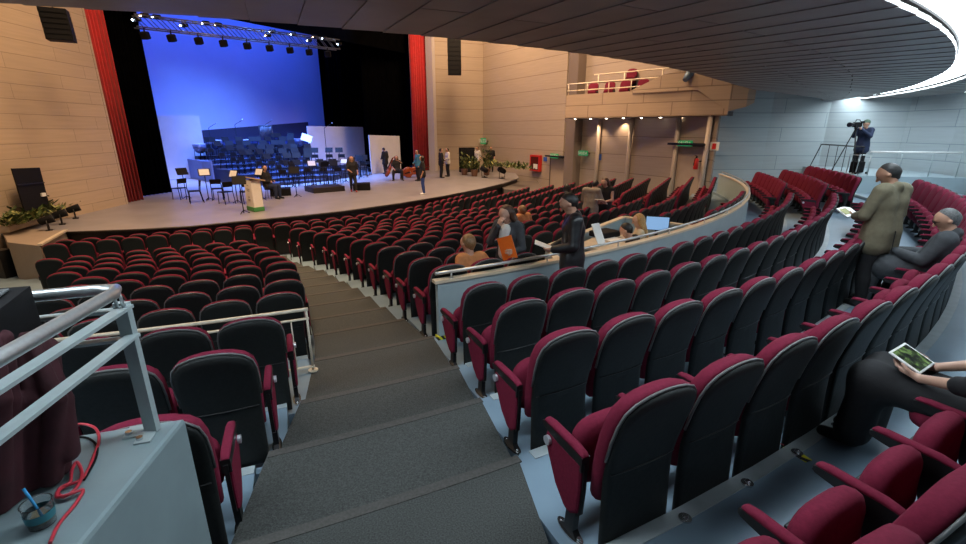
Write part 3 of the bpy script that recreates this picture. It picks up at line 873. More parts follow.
# --- doors, exit signs, fire equipment on the right walls
M['exit'] = mat('exit_sign_green', (0.02, 0.30, 0.10), .4, emit=(.02, .5, .18), estr=.25)
M['white'] = mat('white_paint', (0.8, 0.8, 0.78), .5, var=.03)
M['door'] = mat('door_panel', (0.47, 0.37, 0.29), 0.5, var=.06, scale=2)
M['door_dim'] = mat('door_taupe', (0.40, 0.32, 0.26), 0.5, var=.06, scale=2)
M['sign_red'] = mat('sign_red', (0.55, 0.02, 0.015), .4, var=.05)
M['sign_blue'] = mat('sign_blue', (0.03, 0.12, 0.55), .4, var=.05)
wdir1 = Vector((4.9, -8.48, 0)).normalized(); wdir2 = Vector((4.05, -7.0, 0)).normalized()
def wall_at(u, which):
    """point of a right-hand wall seen at picture column u"""
    a, b_ = ((Vector((0, 35.35, 0)), Vector((4.62, 27.35, 0))) if which == 1 else (Vector((5.3, 26.2, 0)), Vector((9.35, 19.2, 0))))
    T = np.linspace(0, 1, 600)
    t = min(T, key=lambda t: abs(proj(tuple((a + (b_ - a) * t)[:2]) + (ZC - .5,))[0] - u))
    return a + (b_ - a) * t
def wz(p, v):
    """height on that wall at picture row v"""
    return ZC - p.y * math.tan(PITCH + math.atan((v - 272.0) / FPX))
def text_on(name, txt, p, size, fwd, m, parent, depth=.01):
    c = bpy.data.curves.new(name, 'FONT'); c.body = txt; c.size = size; c.align_x = 'CENTER'; c.align_y = 'CENTER'; c.extrude = depth; c.materials.append(m)
    o = bpy.data.objects.new(name, c); COL.objects.link(o)
    bpy.context.view_layer.update()
    me = bpy.data.meshes.new_from_object(o.evaluated_get(bpy.context.evaluated_depsgraph_get()))
    bpy.data.objects.remove(o)
    o = bpy.data.objects.new(name, me); COL.objects.link(o); o.parent = parent
    o.rotation_euler = (math.pi / 2, 0, math.atan2(fwd.y, fwd.x) + math.pi / 2); o.location = p
    return o
nrm = Vector((-.866, -.5, 0))
zrot = math.degrees(math.atan2(wdir1.y, wdir1.x))
# fire hose cabinet
p = wall_at(538, 1); c = MB(); z0, z1 = wz(p, 171), wz(p, 155)
fc = empty('fire_hose_cabinet', (p.x, p.y, z0)); fc.rotation_euler[2] = math.radians(zrot)
tag(fc, 'red fire hose cabinet with a white notice on the beige wall', 'fire hose cabinet')
MB().box((0, -.11, (z1 - z0) / 2), (1.0, .2, z1 - z0)).build('cabinet_body', M['sign_red'], fc)
b = MB(); b.box((0, -.205, (z1 - z0) / 2), (.78, .02, (z1 - z0) * .8)); b.build('cabinet_door', mat('cabinet_dark_glass', (.10, .012, .01), .15), fc)
b = MB(); b.box((.12, -.22, (z1 - z0) * .3), (.42, .015, .3)); b.build('notice', M['white'], fc)
# blue notice
for u, v0, v1, w, lab, which in ((546.5, 157, 161, .32, 'small blue notice between the fire cabinet and exit door', 1), (600, 154, 160, .42, 'small blue notice on the recessed wall beside a pilaster', 2)):
    p = wall_at(u, which); b = MB(); b.box((p.x + nrm.x * .03, p.y + nrm.y * .03, (wz(p, v0) + wz(p, v1)) / 2), (w, .03, wz(p, v0) - wz(p, v1)), rotz(zrot))
    tag(b.build('wall_sign', M['sign_blue']), lab, 'sign')
# doors with their dark canopies and exit signs
def door_and_sign(n, uc, half, which, v_top, sign_v, lab_sign, sign_w=.66, width=1.4):
    p = wall_at(uc, which); zt = wz(p, v_top)
    dr = empty('door_%d' % n, (p.x, p.y, 0)); dr.rotation_euler[2] = math.radians(zrot); dr['kind'] = 'structure'
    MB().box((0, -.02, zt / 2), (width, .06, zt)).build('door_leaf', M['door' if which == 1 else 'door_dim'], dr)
    b = MB(); b.box((-width / 2 - .04, -.035, zt / 2), (.06, .07, zt)); b.box((width / 2 + .04, -.035, zt / 2), (.06, .07, zt)); b.box((0, -.035, zt + .03), (width + .14, .07, .06))
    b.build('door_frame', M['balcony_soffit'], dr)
    b = MB(); b.box((0, -.2, zt + .10), (width + .3, .42, .09)); b.build('door_canopy', M['blackmetal'], dr)
    sg = empty('exit_sign', (p.x, p.y, (wz(p, sign_v[0]) + wz(p, sign_v[1])) / 2)); sg.rotation_euler[2] = math.radians(zrot)
    h = wz(p, sign_v[0]) - wz(p, sign_v[1])
    tag(sg, lab_sign, 'exit sign')
    MB().box((0, -.36, 0), (sign_w, .08, h)).build('sign_box', M['exit'], sg)
    t = text_on('lettering', 'SALIDA', (0, -.405, 0), h * .85, Vector((0, -1, 0)), M['white'], sg, .004)
    t.rotation_euler = (math.pi / 2, 0, 0)
    MB().box((0, -.17, 0), (sign_w * .5, .34, .04)).build('bracket', M['blackmetal'], sg)
    return sg
door_and_sign(1, 560, 8, 1, 158, (153.5, 158), 'green exit sign over the door beside the red fire cabinet')
door_and_sign(2, 691, 12, 2, 146.5, (140.5, 146), 'green exit sign over the door beside the fire extinguisher')
# two more exit signs
for u, v0, v1, which, lab in ((589, 150.5, 155.5, 2, 'green exit sign low beside the dark wall corner'), (487.5, 138, 144, 1, 'green exit sign above the plants at the stage end')):
    p = wall_at(u, which); h = wz(p, v0) - wz(p, v1)
    sg = empty('exit_sign', (p.x, p.y, (wz(p, v0) + wz(p, v1)) / 2)); sg.rotation_euler[2] = math.radians(zrot); tag(sg, lab, 'exit sign')
    MB().box((.0, -.36, 0), (.66, .08, h)).build('sign_box', M['exit'], sg)
    t = text_on('lettering', 'SALIDA', (0, -.405, 0), h * .85, Vector((0, -1, 0)), M['white'], sg, .004); t.rotation_euler = (math.pi / 2, 0, 0)
    MB().box((0, -.17, 0), (.3, .34, .04)).build('bracket', M['blackmetal'], sg)
# fire extinguisher and its sign
p = wall_at(704.5, 2); z0, z1 = wz(p, 169), wz(p, 156)
fe = empty('fire_extinguisher', (p.x + nrm.x * .36, p.y + nrm.y * .36, z0)); tag(fe, 'red fire extinguisher hanging beside the last pilaster', 'fire extinguisher')
b = MB(); b.tube([(0, 0, 0), (0, 0, .03), (0, 0, (z1 - z0) * .78), (0, 0, (z1 - z0) * .86)], [.08, .095, .095, .04], 12); b.build('cylinder', M['sign_red'], fe)
b = MB(); b.tube([(0, 0, (z1 - z0) * .84), (0, 0, z1 - z0)], .03, 8); b.bar((0, 0, z1 - z0), (-.12, -.06, z1 - z0 + .04), .03, .02); b.build('valve', M['blackmetal'], fe)
b = MB(); b.tube([(0, 0, z1 - z0), (-.1, -.06, (z1 - z0) * .8), (-.12, -.05, (z1 - z0) * .3)], .014, 6); b.build('hose', M['black'], fe)
b = MB(); b.bar((0, 0, (z1 - z0) * .6), (.29, .17, (z1 - z0) * .6), .05, .05); b.build('bracket', M['blackmetal'], fe)
p = wall_at(716, 2); b = MB(); b.box((p.x + nrm.x * .04, p.y + nrm.y * .04, (wz(p, 143) + wz(p, 149.5)) / 2), (.4, .03, .32), rotz(zrot))
sg = b.build('extinguisher_sign', M['white']); tag(sg, 'white sign with a red mark above the fire extinguisher', 'sign')
b = MB(); b.box((p.x + nrm.x * .06, p.y + nrm.y * .06, (wz(p, 144.5) + wz(p, 148)) / 2), (.16, .03, .22), rotz(zrot)); b.build('red_mark', M['sign_red'], sg)

# --- raised camera platform and its rails at the back
PZ = ZC - 1.41
b = MB()
A = np.linspace(-17.5, -4, 14)
b.loft([[pol(22.72, a, zfloor('R4') - .3), pol(22.72, a, PZ), pol(25.6, a, PZ), pol(25.6, a, zfloor('R4') - .3)] for a in A])
M['platform'] = mat('platform_paint', (0.34, 0.43, 0.47), 0.5, var=.06, scale=2)
o = b.build('floor.007', M['platform']); o['kind'] = 'structure'
r_ = empty('platform_rail', (0, 0, 0)); tag(r_, 'white rail along the end of the camera platform', 'railing')
b = MB(); b.tube([pol(22.95, -17.2, PZ + .74), pol(25.3, -17.2, PZ + .74)], .03, 8); b.build('rail', M['white'], r_)
for i, r in enumerate((23.0, 23.8, 24.6, 25.3)):
    b = MB(); b.tube([pol(r, -17.2, PZ), pol(r, -17.2, PZ + .74)], .014, 6); b.build('post', M['greyrail'], r_)
r_ = empty('platform_rail', (0, 0, 0)); tag(r_, 'thin dark rail with upright posts along the platform behind the red seats', 'railing')
b = MB(); b.tube([pol(22.85, a, PZ + .88) for a in np.linspace(-16.6, -9, 10)], .022, 6); b.tube([pol(22.85, -9, PZ + .88), pol(22.75, -8.2, PZ)], .02, 6)
b.build('rail', M['blackmetal'], r_)
for a in (-16.5, -15.0, -13.5, -12, -10.5):
    b = MB(); b.tube([pol(22.85, a, PZ), pol(22.85, a, PZ + .88)], .012, 6); b.build('post', M['blackmetal'], r_)

# small spotlight fixed on the raised end of the side balcony
p = pxy(690, 75, 19.75); r = empty('balcony_spotlight', p); tag(r, 'small blue-grey spotlight fixed on the raised end of the side balcony', 'stage light')
M['bluegrey'] = mat('blue_grey_metal', (.16, .24, .34), .45, .2, var=.1)
b = MB(); b.tube([(-.22, -.10, -.20), (-.05, .0, .02), (.16, .10, .12), (.24, .14, .15)], [.10, .15, .15, .10], 12); b.build('lamp_head', M['bluegrey'], r)
b = MB(); b.tube([(-.08, .0, -.02), (-.12, .25, -.12), (-.05, .42, -.10)], .035, 6); b.build('bracket', M['bluegrey'], r)

# ================================================================== THE STAGE
def curtain(name, s0, s1, d0, d1, z1, m, label, folds=14, amp=.09, n=None):
    n = n or folds * 8
    b = MB(); rows = []
    for z in (0.02, z1):
        for off in (0, .05):
            rows.append((z, off))
    pts = [[], []]
    for i in range(n + 1):
        t = i / n; s = s0 + (s1 - s0) * t; d = d0 + (d1 - d0) * t + amp * math.sin(t * folds * 2 * math.pi) + amp * .3 * math.sin(t * folds * 5.1)
        pts[0].append((s, d)); pts[1].append((s, d + .05))
    rings = []
    for i in range(n + 1):
        (s, d), (s2, d2) = pts[0][i], pts[1][i]
        rings.append([st(s, d, .02), st(s, d, z1), st(s2, d2, z1), st(s2, d2, .02)])
    b.loft(rings, 0, True, True, True)
    o = b.build(name, m); tag(o, label, 'curtain'); return o
curtain('red_curtain', -9.45, -8.55, .15, .75, 10.5, M['red_velvet'], 'red velvet stage curtain gathered beside the wall with the black panel', 6, .10)
curtain('red_curtain', 8.15, 9.35, .35, .15, 11.5, M['red_velvet'], 'red velvet stage curtain gathered next to the lilac jamb', 6, .10)
curtain('black_curtain', -9.2, -6.75, 1.5, 2.3, 11, M['velvet_black'], 'tall black curtain behind the red curtain at the white lit edge', 12, .06)
curtain('black_curtain', 5.9, 9.4, 2.6, 2.0, 12, M['velvet_black'], 'tall black curtain just behind the red curtain near the cellist', 12, .06)
curtain('black_curtain', 7.4, 10.4, 6.6, 6.2, 12, M['velvet_black'], 'tall black curtain behind the small white screen', 12, .06)
curtain('black_curtain', 8.0, 11.5, 8.6, 8.4, 13, M['velvet_black'], 'tall black curtain bordering the blue backdrop', 12, .06)
# blue-lit backdrop
b = MB(); p0, p1 = st(-11.2, 10.6), st(9.0, 10.6)
b.bar(Vector((p0.x, p0.y, ZS + 6.5)), Vector((p1.x, p1.y, ZS + 6.5)), .06, 13)
tag(b.build('backdrop', M['cyc']), 'wide pale backdrop washed in deep blue light behind the orchestra', 'backdrop')
# black border above the opening
b = MB(); p0, p1 = st(-8.9, 1.2), st(8.6, 1.2); b.bar(Vector((p0.x, p0.y, ZS + 11)), Vector((p1.x, p1.y, ZS + 11)), .1, 6.6)
tag(b.build('stage_border', M['velvet_black']), 'black cloth border hanging above the lighting truss', 'curtain')
# panels standing about the stage
def panel_px(name, quad, Y, m, label, thick=.06):
    """flat upright panel: bottom corners on the stage given by pixel columns, top by pixel rows"""
    (u0, vt0), (u1, vt1) = quad; 
    a, b_ = Y
    pa, pb = pxy(u0, vt0, a), pxy(u1, vt1, b_)
    b = MB(); t = (pb - pa); t.z = 0; nn = Vector((-t.y, t.x, 0)).normalized() * thick
    b.loft([[Vector((pa.x, pa.y, ZS + .01)), pa, pa + nn, Vector((pa.x, pa.y, ZS + .01)) + nn], [Vector((pb.x, pb.y, ZS + .01)), pb, pb + nn, Vector((pb.x, pb.y, ZS + .01)) + nn]])
    o = b.build(name, m); tag(o, label, 'stage panel'); return o
M['panel_dark'] = mat('dark_navy_panel', (0.02, 0.024, 0.05), .7, var=.1)
panel_px('shell_panel', ((146, 115), (199, 115.5)), (26.7, 29.0), M['panel_white'], 'broad pale shell panel at the dark curtain end of the orchestra')
panel_px('shell_panel', ((199, 130.5), (308, 122)), (29.5, 36.0), M['panel_dark'], 'long dark panel across the back of the orchestra')
panel_px('shell_panel', ((307, 126), (363, 127)), (31.3, 35.3), M['panel_white'], 'large white panel behind the music stands near the black curtains')
panel_px('shell_panel', ((369, 135), (399.5, 136)), (30.9, 33.3), M['panel_white'], 'small white screen behind the man in the dark suit')
# the leaning pale flat at the black curtain's edge
pa, pb = px(157.5, 150, 2.0), px(168, 190, HS)
pa = pxy(159, 138, 22.6); pb = px(171, 191, HS)
b = MB(); b.bar(pa, pb, .10, .05); tag(b.build('scenery_flat', M['panel_white']), 'thin pale flat leaning at the edge of the black curtain', 'stage panel')

# risers: curved dark front, stepped platforms
M['riser'] = mat('blue_black_riser', (0.03, 0.035, 0.07), .5, var=.1)
b = MB()
RING = [(-3.2, 5.6), (-3.15, 1.6), (-2.5, .5), (.6, .1), (3.2, 1.0), (2.3, 4.3), (4.7, 8.3), (-2.8, 8.2)]
pod = px(325, 190, HS)
def in_ring(p):
    d = Vector((p.x, p.y, 0)) - S0; sx, sy = d.dot(EX), d.dot(BK); c = False; j = len(RING) - 1
    for i in range(len(RING)):
        if (RING[i][1] > sy) != (RING[j][1] > sy) and sx < (RING[j][0] - RING[i][0]) * (sy - RING[i][1]) / (RING[j][1] - RING[i][1]) + RING[i][0]: c = not c
        j = i
    return c
def pod_pt(a, r): return pod + Vector((math.cos(math.radians(a)), math.sin(math.radians(a)), 0)) * r
ROW_R = [2.5 + 1.3 * i for i in range(8)]
EDGE_R = [r - .87 for r in ROW_R] + [14]
LEV = [.12, .14, .30, .50, .70, .90, 1.10, 1.30]
AA = np.linspace(147 - 64, 147 + 64, 65); lim = {}
for a in AA:
    ins = [r for r in np.arange(1.0, 13.5, .1) if in_ring(pod_pt(a, r))]
    lim[a] = (min(ins), max(ins)) if ins else None
b = MB()
for k in range(8):
    run = []
    def flush():
        if len(run) > 1: b.loft([[pod_pt(a, r0) * 1.0, pod_pt(a, r0) + Vector((0, 0, LEV[k])), pod_pt(a, r1) + Vector((0, 0, LEV[k])), pod_pt(a, r1)] for a, r0, r1 in run])
        run.clear()
    for a in AA:
        if lim[a]:
            r0, r1 = max(EDGE_R[k], lim[a][0]), min(EDGE_R[k + 1], lim[a][1])
            if r1 - r0 > .05: run.append((a, r0, r1)); continue
        flush()
    flush()
b.v = [(x, y, z + .001) for x, y, z in b.v]
tag(b.build('orchestra_riser', M['riser']), 'stepped dark riser carrying the orchestra chairs and stands', 'stage riser')
b = MB(); L = [st(a, d) for a, d in [(-3.02, 8.3), (-3.08, 7.6), (-3.2, 6.8), (-3.42, 5.9), (-3.46, 4.9)]]
b.loft([[Vector((p.x, p.y, ZS + .01)), Vector((p.x, p.y, ZS + 1.15)), Vector((p.x + .08, p.y + .05, ZS + 1.15)), Vector((p.x + .08, p.y + .05, ZS + .01))] for p in L])
M['blue_wall'] = mat('blue_low_wall', (0.16, 0.22, 0.45), .6, var=.05)
tag(b.build('low_screen', M['blue_wall']), 'low curved blue screen closing the end of the riser', 'stage panel')
def riser_z(p):
    if not in_ring(p): return ZS + .006
    r = (Vector((p.x, p.y, 0)) - Vector((pod.x, pod.y, 0))).length
    for k in range(7, -1, -1):
        if r >= EDGE_R[k]: return ZS + LEV[k] + .008
    return ZS

# chairs, stands: one of each is modelled, then copied with its parts
M['chair_black'] = mat('black_chair_steel', (0.006, 0.006, 0.008), .55, 0.0, spec=.15)
def orchestra_chair():
    r = empty('orchestra_chair')
    b = MB(); b.box((0, .0, .46), (.42, .42, .035), None, 0, .015); b.build('seat', M['chair_black'], r)
    b = MB(); b.loft([[Vector((x, -.22 - .05 * math.cos(x * 4) - (z - .8) * .2 + dy, z)) for x, z in ((-.2, .66), (.2, .66), (.2, .86), (-.2, .86))] for dy in (-.015, .015)]); b.build('backrest', M['chair_black'], r)
    for sx in (-1, 1):
        b = MB(); b.tube([(sx * .2, .2, 0), (sx * .19, .18, .45)], .016, 6); b.build('leg', M['chair_black'], r)
        b = MB(); b.tube([(sx * .2, -.27, 0), (sx * .19, -.2, .46), (sx * .19, -.25, .85)], .016, 6); b.build('leg', M['chair_black'], r)
    return r
M['paper'] = mat('sheet_paper', (0.85, 0.85, 0.82), .7, var=.02)
def music_stand(paper=True):
    r = empty('music_stand')
    b = MB(); b.tube([(0, 0, .02), (0, 0, 1.05)], .016, 6); b.build('pole', M['chair_black'], r)
    for k in range(3):
        a = k * 2 * math.pi / 3; b = MB(); b.tube([(0, 0, .12), (.19 * math.cos(a), .19 * math.sin(a), .01)], .012, 5); b.build('leg', M['chair_black'], r)
    d = MB().box((0, .0, 1.14), (.43, .02, .30), Matrix.Rotation(math.radians(-25), 3, 'X')).build('desk', M['chair_black'], r)
    if paper:
        MB().box((0, -.02, 1.15), (.36, .006, .25), Matrix.Rotation(math.radians(-25), 3, 'X')).build('sheet_music', M['paper'], d)
    return r
def copy_tree(o, parent=None):
    c = o.copy(); COL.objects.link(c)
    if parent is not None: c.parent = parent
    for ch in o.children: copy_tree(ch, c)
    return c
oc0 = orchestra_chair(); ms0 = music_stand(True); mb0 = music_stand(False)
used = {}
def place(proto, loc, rz, label, cat, group=None):
    k = proto.name; o = proto if k not in used else copy_tree(proto); used[k] = 1
    o.location = loc; o.rotation_euler = (0, 0, rz)
    tag(o, label, cat, group); return o
rnd = random.Random(11)
# rows of chairs and stands in arcs about the podium
pod = px(325, 190, HS)
def sd_of(p):
    d = Vector((p.x, p.y, 0)) - S0
    return d.dot(EX), d.dot(BK)
for ri in range(8):
    rad = 2.5 + 1.3 * ri
    cnt = int(rad * math.radians(124) / .64)
    for i in range(cnt):
        a = math.radians(147 - 62 + 124 * (i + .5) / cnt + rnd.uniform(-1.5, 1.5))
        p = pod + Vector((math.cos(a), math.sin(a), 0)) * rad
        sa, da_ = sd_of(p)
        ins = [in_ring(pod + Vector((math.cos(a + w), math.sin(a + w), 0)) * (rad + q)) for w in (-.25 / rad, .25 / rad) for q in (-.28, .3)]
        if not all(ins) and (any(ins) or not (-2.9 < sa < 5.0 and -1.9 < da_ < 1.6)): continue
        z = riser_z(p); q = proj(Vector((p.x, p.y, z + .5)))
        if not (190 < q[0] < 398): continue
        fc = math.atan2(pod.y - p.y, pod.x - p.x) - math.pi / 2
        place(oc0, (p.x, p.y, z), fc + rnd.uniform(-.25, .25), 'black orchestra chair among the blue-lit music stands on the riser', 'chair', 'orchestra chairs on the riser')
        if i % 4 != 3 or ri > 2:
            d = (pod - p).normalized() * .52; p2 = p + d
            place(ms0 if rnd.random() < .13 else mb0, (p2.x, p2.y, riser_z(p2)), fc + math.pi + rnd.uniform(-.3, .3), 'black music stand among the blue-lit chairs on the riser', 'music stand', 'music stands on the riser')
# the free chairs and stands on the apron
for u, v, rz, lab in ((196, 202.5, 2.2, 'black chair at the front of the stage nearest the black curtain'), (181, 199, 1.2, 'black chair half hidden at the edge of the black curtain'), (219, 199.5, .4, 'black chair facing a stand at the front of the stage'), (227, 203.5, 1.0, 'black chair in front of another, near the lectern'), (248, 203, .7, 'black chair directly behind the white lectern')):
    p = px(u, v, HS); place(oc0, p, rz, lab, 'chair')
for u, v, rz, pap, lab in ((187, 199, 1.0, False, 'folded black music stand behind the first free chair'), (209, 200.5, .6, True, 'music stand with sheets between the free chairs'), (238, 203, -.4, True, 'music stand tilted with a white sheet beside the lectern'), (244, 213.5, .4, False, 'bare stand at the stage edge in front of the lectern'), (263, 200, -.4, True, 'music stand with a white sheet before the seated guitarist'), (297, 197, .2, False, 'thin stand on the open floor right of the speaker wedge')):
    p = px(u, v, HS)
    lab = lab.replace(' right of the speaker wedge', ' past the speaker wedge')
    place(ms0 if pap else mb0, p, rz, lab, 'music stand')
# timpani-like drums, bells and pale instruments on the risers
M['copper'] = mat('drum_shell', (0.20, 0.22, 0.35), .3, .5); M['skin_drum'] = mat('drum_skin', (.8, .8, .8), .6)
for u, v, rd, lab in ((-2.5, 7.7, .36, 'small drum on the riser nearest the blue screen'), (-1.5, 7.8, .40, 'drum beside the smallest drum on the riser'), (0.3, 7.75, .36, 'drum standing at the middle of the back riser'), (4.3, 7.7, .38, 'drum on the back riser below the large white panel')):
    p = st(u, v); z = riser_z(p); r = empty('kettledrum', (p.x, p.y, z)); tag(r, lab, 'drum')
    b = MB(); b.tube([(0, 0, .35), (0, 0, .45), (0, 0, .62), (0, 0, .86)], [.12, rd * .7, rd * .95, rd], 16); b.build('bowl', M['copper'], r)
    b = MB(); b.disc((0, 0, .875), rd * 1.03, h=.03, n=18); b.build('drumhead', M['skin_drum'], r)
    for k in range(3):
        a = k * 2.094; b = MB(); b.tube([(rd * .9 * math.cos(a), rd * .9 * math.sin(a), .55), (rd * 1.05 * math.cos(a), rd * 1.05 * math.sin(a), 0)], .016, 5); b.build('leg', M['chair_black'], r)
M['harp'] = mat('gilt_frame', (.16, .15, .14), .35, .5)
p = st(1.9, 7.75); z = riser_z(p); r = empty('tubular_bells', (p.x, p.y, z)); tag(r, 'tall frame of pale tubular bells at the back of the orchestra', 'tubular bells')
b = MB(); b.tube([(-.42, 0, 0), (-.42, 0, 1.75), (.42, 0, 1.75), (.42, 0, 0)], .03, 6); b.build('frame', M['harp'], r)
for k in range(9):
    b = MB(); b.tube([(-.34 + k * .085, 0, 1.7), (-.34 + k * .085, 0, .45 + .06 * k)], .02, 6); b.build('bell', M['harp'], r)
p = st(1.9, 3.6); z = riser_z(p); r = empty('music_stand', (p.x, p.y, z), .3); tag(r, 'large tilted white score on a stand before the large white panel', 'music stand')
b = MB(); b.tube([(0, 0, 0), (0, 0, 1.5)], .02, 6); b.build('pole', M['chair_black'], r)
MB().box((0, 0, 1.6), (.62, .03, .46), Matrix.Rotation(.35, 3, 'Y') @ Matrix.Rotation(-.5, 3, 'X')).build('score', M['paper'], r)
# microphone stands rising out of the orchestra
for u, v, hgt, lab in ((-1.4, 8.45, 2.9, 'tall thin microphone stand, first along the dark panel'), (.3, 8.5, 3.1, 'tall thin microphone stand, second along the dark panel'), (2.4, 8.55, 3.1, 'tall thin microphone stand, third along the dark panel'), (3.3, 3.6, 2.9, 'tall thin microphone stand in front of the large white panel')):
    p = st(u, v); z = riser_z(p); r = empty('microphone_stand', (p.x, p.y, z)); tag(r, lab, 'microphone stand')
    b = MB(); b.tube([(0, 0, 0), (0, 0, hgt)], .018, 5); b.tube([(0, 0, hgt), (.5, .1, hgt + .3)], .014, 5); b.build('pole', M['chair_black'], r)
    b = MB(); b.ball((.5, .1, hgt + .3), .05, 8); b.build('microphone', M['steel'], r)
    b = MB(); b.disc((0, 0, .015), .16, h=.03, n=14); b.build('base', M['chair_black'], r)
# conductor's podium with its rail
p = px(325, 191, HS); r = empty('conductor_podium', p, math.radians(40)); tag(r, 'dark conductor podium with a railing of upright bars', 'podium')
MB().box((0, 0, .12), (1.5, 1.2, .24), None, 0, .02).build('base', M['stage_front'], r)
b = MB(); b.tube([(-.7, .55, .24), (-.7, .55, 1.1), (.7, .55, 1.1), (.7, .55, .24)], .022, 6); b.build('rail', M['chair_black'], r)
for k in range(7):
    b = MB(); b.tube([(-.6 + k * .2, .55, .24), (-.6 + k * .2, .55, 1.1)], .012, 5); b.build('bar', M['chair_black'], r)
p2 = px(327, 187, HS); place(ms0, (p2.x, p2.y, ZS), math.radians(220), 'music stand with an open score at the conductor podium', 'music stand')
# lectern with a white printed front
p = px(256, 210.5, HS); r = empty('lectern', p, math.radians(-42)); tag(r, 'white lectern with faint printing and a green foot at the stage edge', 'lectern')
M['lectern'] = mat('lectern_white', (.80, .76, .70), .5, var=.03); M['green'] = mat('lectern_green', (.06, .25, .07), .5); M['wood'] = mat('pale_wood', (.42, .30, .19), .45, var=.15, scale=8)
MB().box((0, 0, .62), (.62, .34, .96), None, 0, .02).build('body', M['lectern'], r)
MB().box((0, 0, .08), (.64, .38, .16), None, 0, .02).build('foot', M['green'], r)
MB().box((0, .06, 1.13), (.80, .52, .05), Matrix.Rotation(math.radians(-14), 3, 'X'), 0, .01).build('desk', M['wood'], r)
b = MB()
for z, w in ((.92, .10), (.78, .26), (.72, .22), (.5, .12), (.42, .2), (.38, .16)): b.box((.0, -.173, z), (w, .006, .03))
b.build('printed_lines', mat('print_grey', (.35, .33, .30), .6), r)
# speaker wedges
def wedge(p, rz, label, w=.6):
    r = empty('monitor_speaker', p, rz); tag(r, label, 'speaker')
    b = MB(); b.loft([[Vector((x, y, z)) for y, z in ((-.22, 0), (.22, 0), (.22, .12), (.05, .36), (-.22, .30))] for x in (-w / 2, w / 2)]); b.build('cabinet', M['black'], r)
    b = MB(); b.loft([[Vector((x, y + .012, z + .012)) for y, z in ((.21, .13), (.06, .34), (.05, .33), (.2, .12))] for x in (-w / 2 + .04, w / 2 - .04)]); b.build('grille', M['blackmetal'], r)
wedge(px(281, 195.5, HS), .4, 'black floor speaker wedge at the feet of the seated guitarist', .85)
wedge(px(362, 190, HS), .2, 'black floor speaker wedge beside the girl in dark clothes', .8)
# double bass lying on its side and the cello
M['bass'] = mat('red_brown_varnish', (.30, .055, .015), .22, var=.2, scale=5)
def string_body(L, W, T):
    out = []
    for k in range(32):
        t = 2 * math.pi * k / 32; y = math.cos(t); x = math.sin(t)
        w = W / 2 * (1.0 if y < 0 else .82) * (1 - .28 * math.exp(-((y - .12) / .22) ** 2))
        out.append((x * w, y * L / 2))
    b = MB(); b.loft([[Vector((x * g, y * g, z)) for x, y in out] for z, g in ((-T / 2, .80), (-T / 2 + .01, .97), (-T / 2 + .03, 1), (T / 2 - .03, 1), (T / 2 - .01, .97), (T / 2 + .012, .80))], 0)
    return b
def stringed(name, loc, L, W, T, R, label, cat):
    r = empty(name, loc); r.rotation_euler = R; tag(r, label, cat)
    string_body(L, W, T).build('body', M['bass'], r)
    b = MB(); b.bar((0, L * .1, T / 2 + .045), (0, L * 1.0, T / 2 + .02), .05, .03); b.build('fingerboard', M['black'], r)
    b = MB(); b.tube([(0, L * .48, T / 2 - .03), (0, L * .98, T / 2 - .02), (0, L * 1.1, T / 2 - .06)], [.035, .025, .02], 8); b.build('neck', M['bass'], r)
    b = MB(); b.box((0, -L * .06, T / 2 + .05), (W * .26, .015, .07)); b.build('bridge', M['wood'], r)
    b = MB(); b.bar((0, -L * .1, T / 2 + .05), (0, -L * .38, T / 2 + .025), .06, .012); b.build('tailpiece', M['black'], r)
    return r
p = px(411, 177.5, HS)
stringed('double_bass', (p.x, p.y, ZS + .36), 1.12, .68, .22, (math.radians(90), math.radians(78), math.radians(25)), 'red-brown double bass lying on its side on the stage', 'double bass')
p = px(394, 180, HS)
stringed('cello', (p.x - .25, p.y - .15, ZS + .55), .76, .45, .14, (math.radians(62), 0, math.radians(-60)), 'red-brown cello held by the seated cellist', 'cello')
# dark banner panel, plants and cases by the right stage wall
p = px(467, 172, HS); q = pxy(467, 147.5, p.y)
b = MB(); b.box((p.x, p.y, (ZS + q.z) / 2), (1.05, .35, q.z - ZS), rotz(20), 0, .03); o = b.build('speaker_cabinet', M['black']); tag(o, 'black speaker cabinet standing by the corner of the beige wall', 'speaker')
b = MB(); b.box((p.x + .06, p.y - .19, (ZS + q.z) / 2), (.92, .02, (q.z - ZS) * .92), rotz(20)); g_ = b.build('grille', M['blackmetal'], o)
M['leaf'] = mat('leaf_green', (.055, .085, .018), .6, var=.4, scale=12); M['leaf2'] = mat('leaf_pale', (.30, .30, .10), .6, var=.3, scale=12)
M['pot'] = mat('brown_pot', (.16, .08, .05), .6)
def leaf_mass(b, c, R, n, rnd, size=.12, mi2=.25):
    for k in range(n):
        p = Vector(c) + Vector((rnd.gauss(0, R[0]), rnd.gauss(0, R[1]), abs(rnd.gauss(0, R[2]))))
        a = rnd.uniform(0, 6.28); tl = rnd.uniform(.2, 1.2); L = size * rnd.uniform(.6, 1.3)
        d = Vector((math.cos(a) * math.cos(tl), math.sin(a) * math.cos(tl), math.sin(tl))); s_ = Vector((-math.sin(a), math.cos(a), 0)) * L * .28
        up = d.cross(s_).normalized() * L * .06
        b.add([p, p + d * L * .5 + s_ + up, p + d * L, p + d * L * .5 - s_ + up, p + d * L * .5 - up], [(0, 1, 2, 4), (0, 4, 2, 3)], 1 if rnd.random() < mi2 else 0)
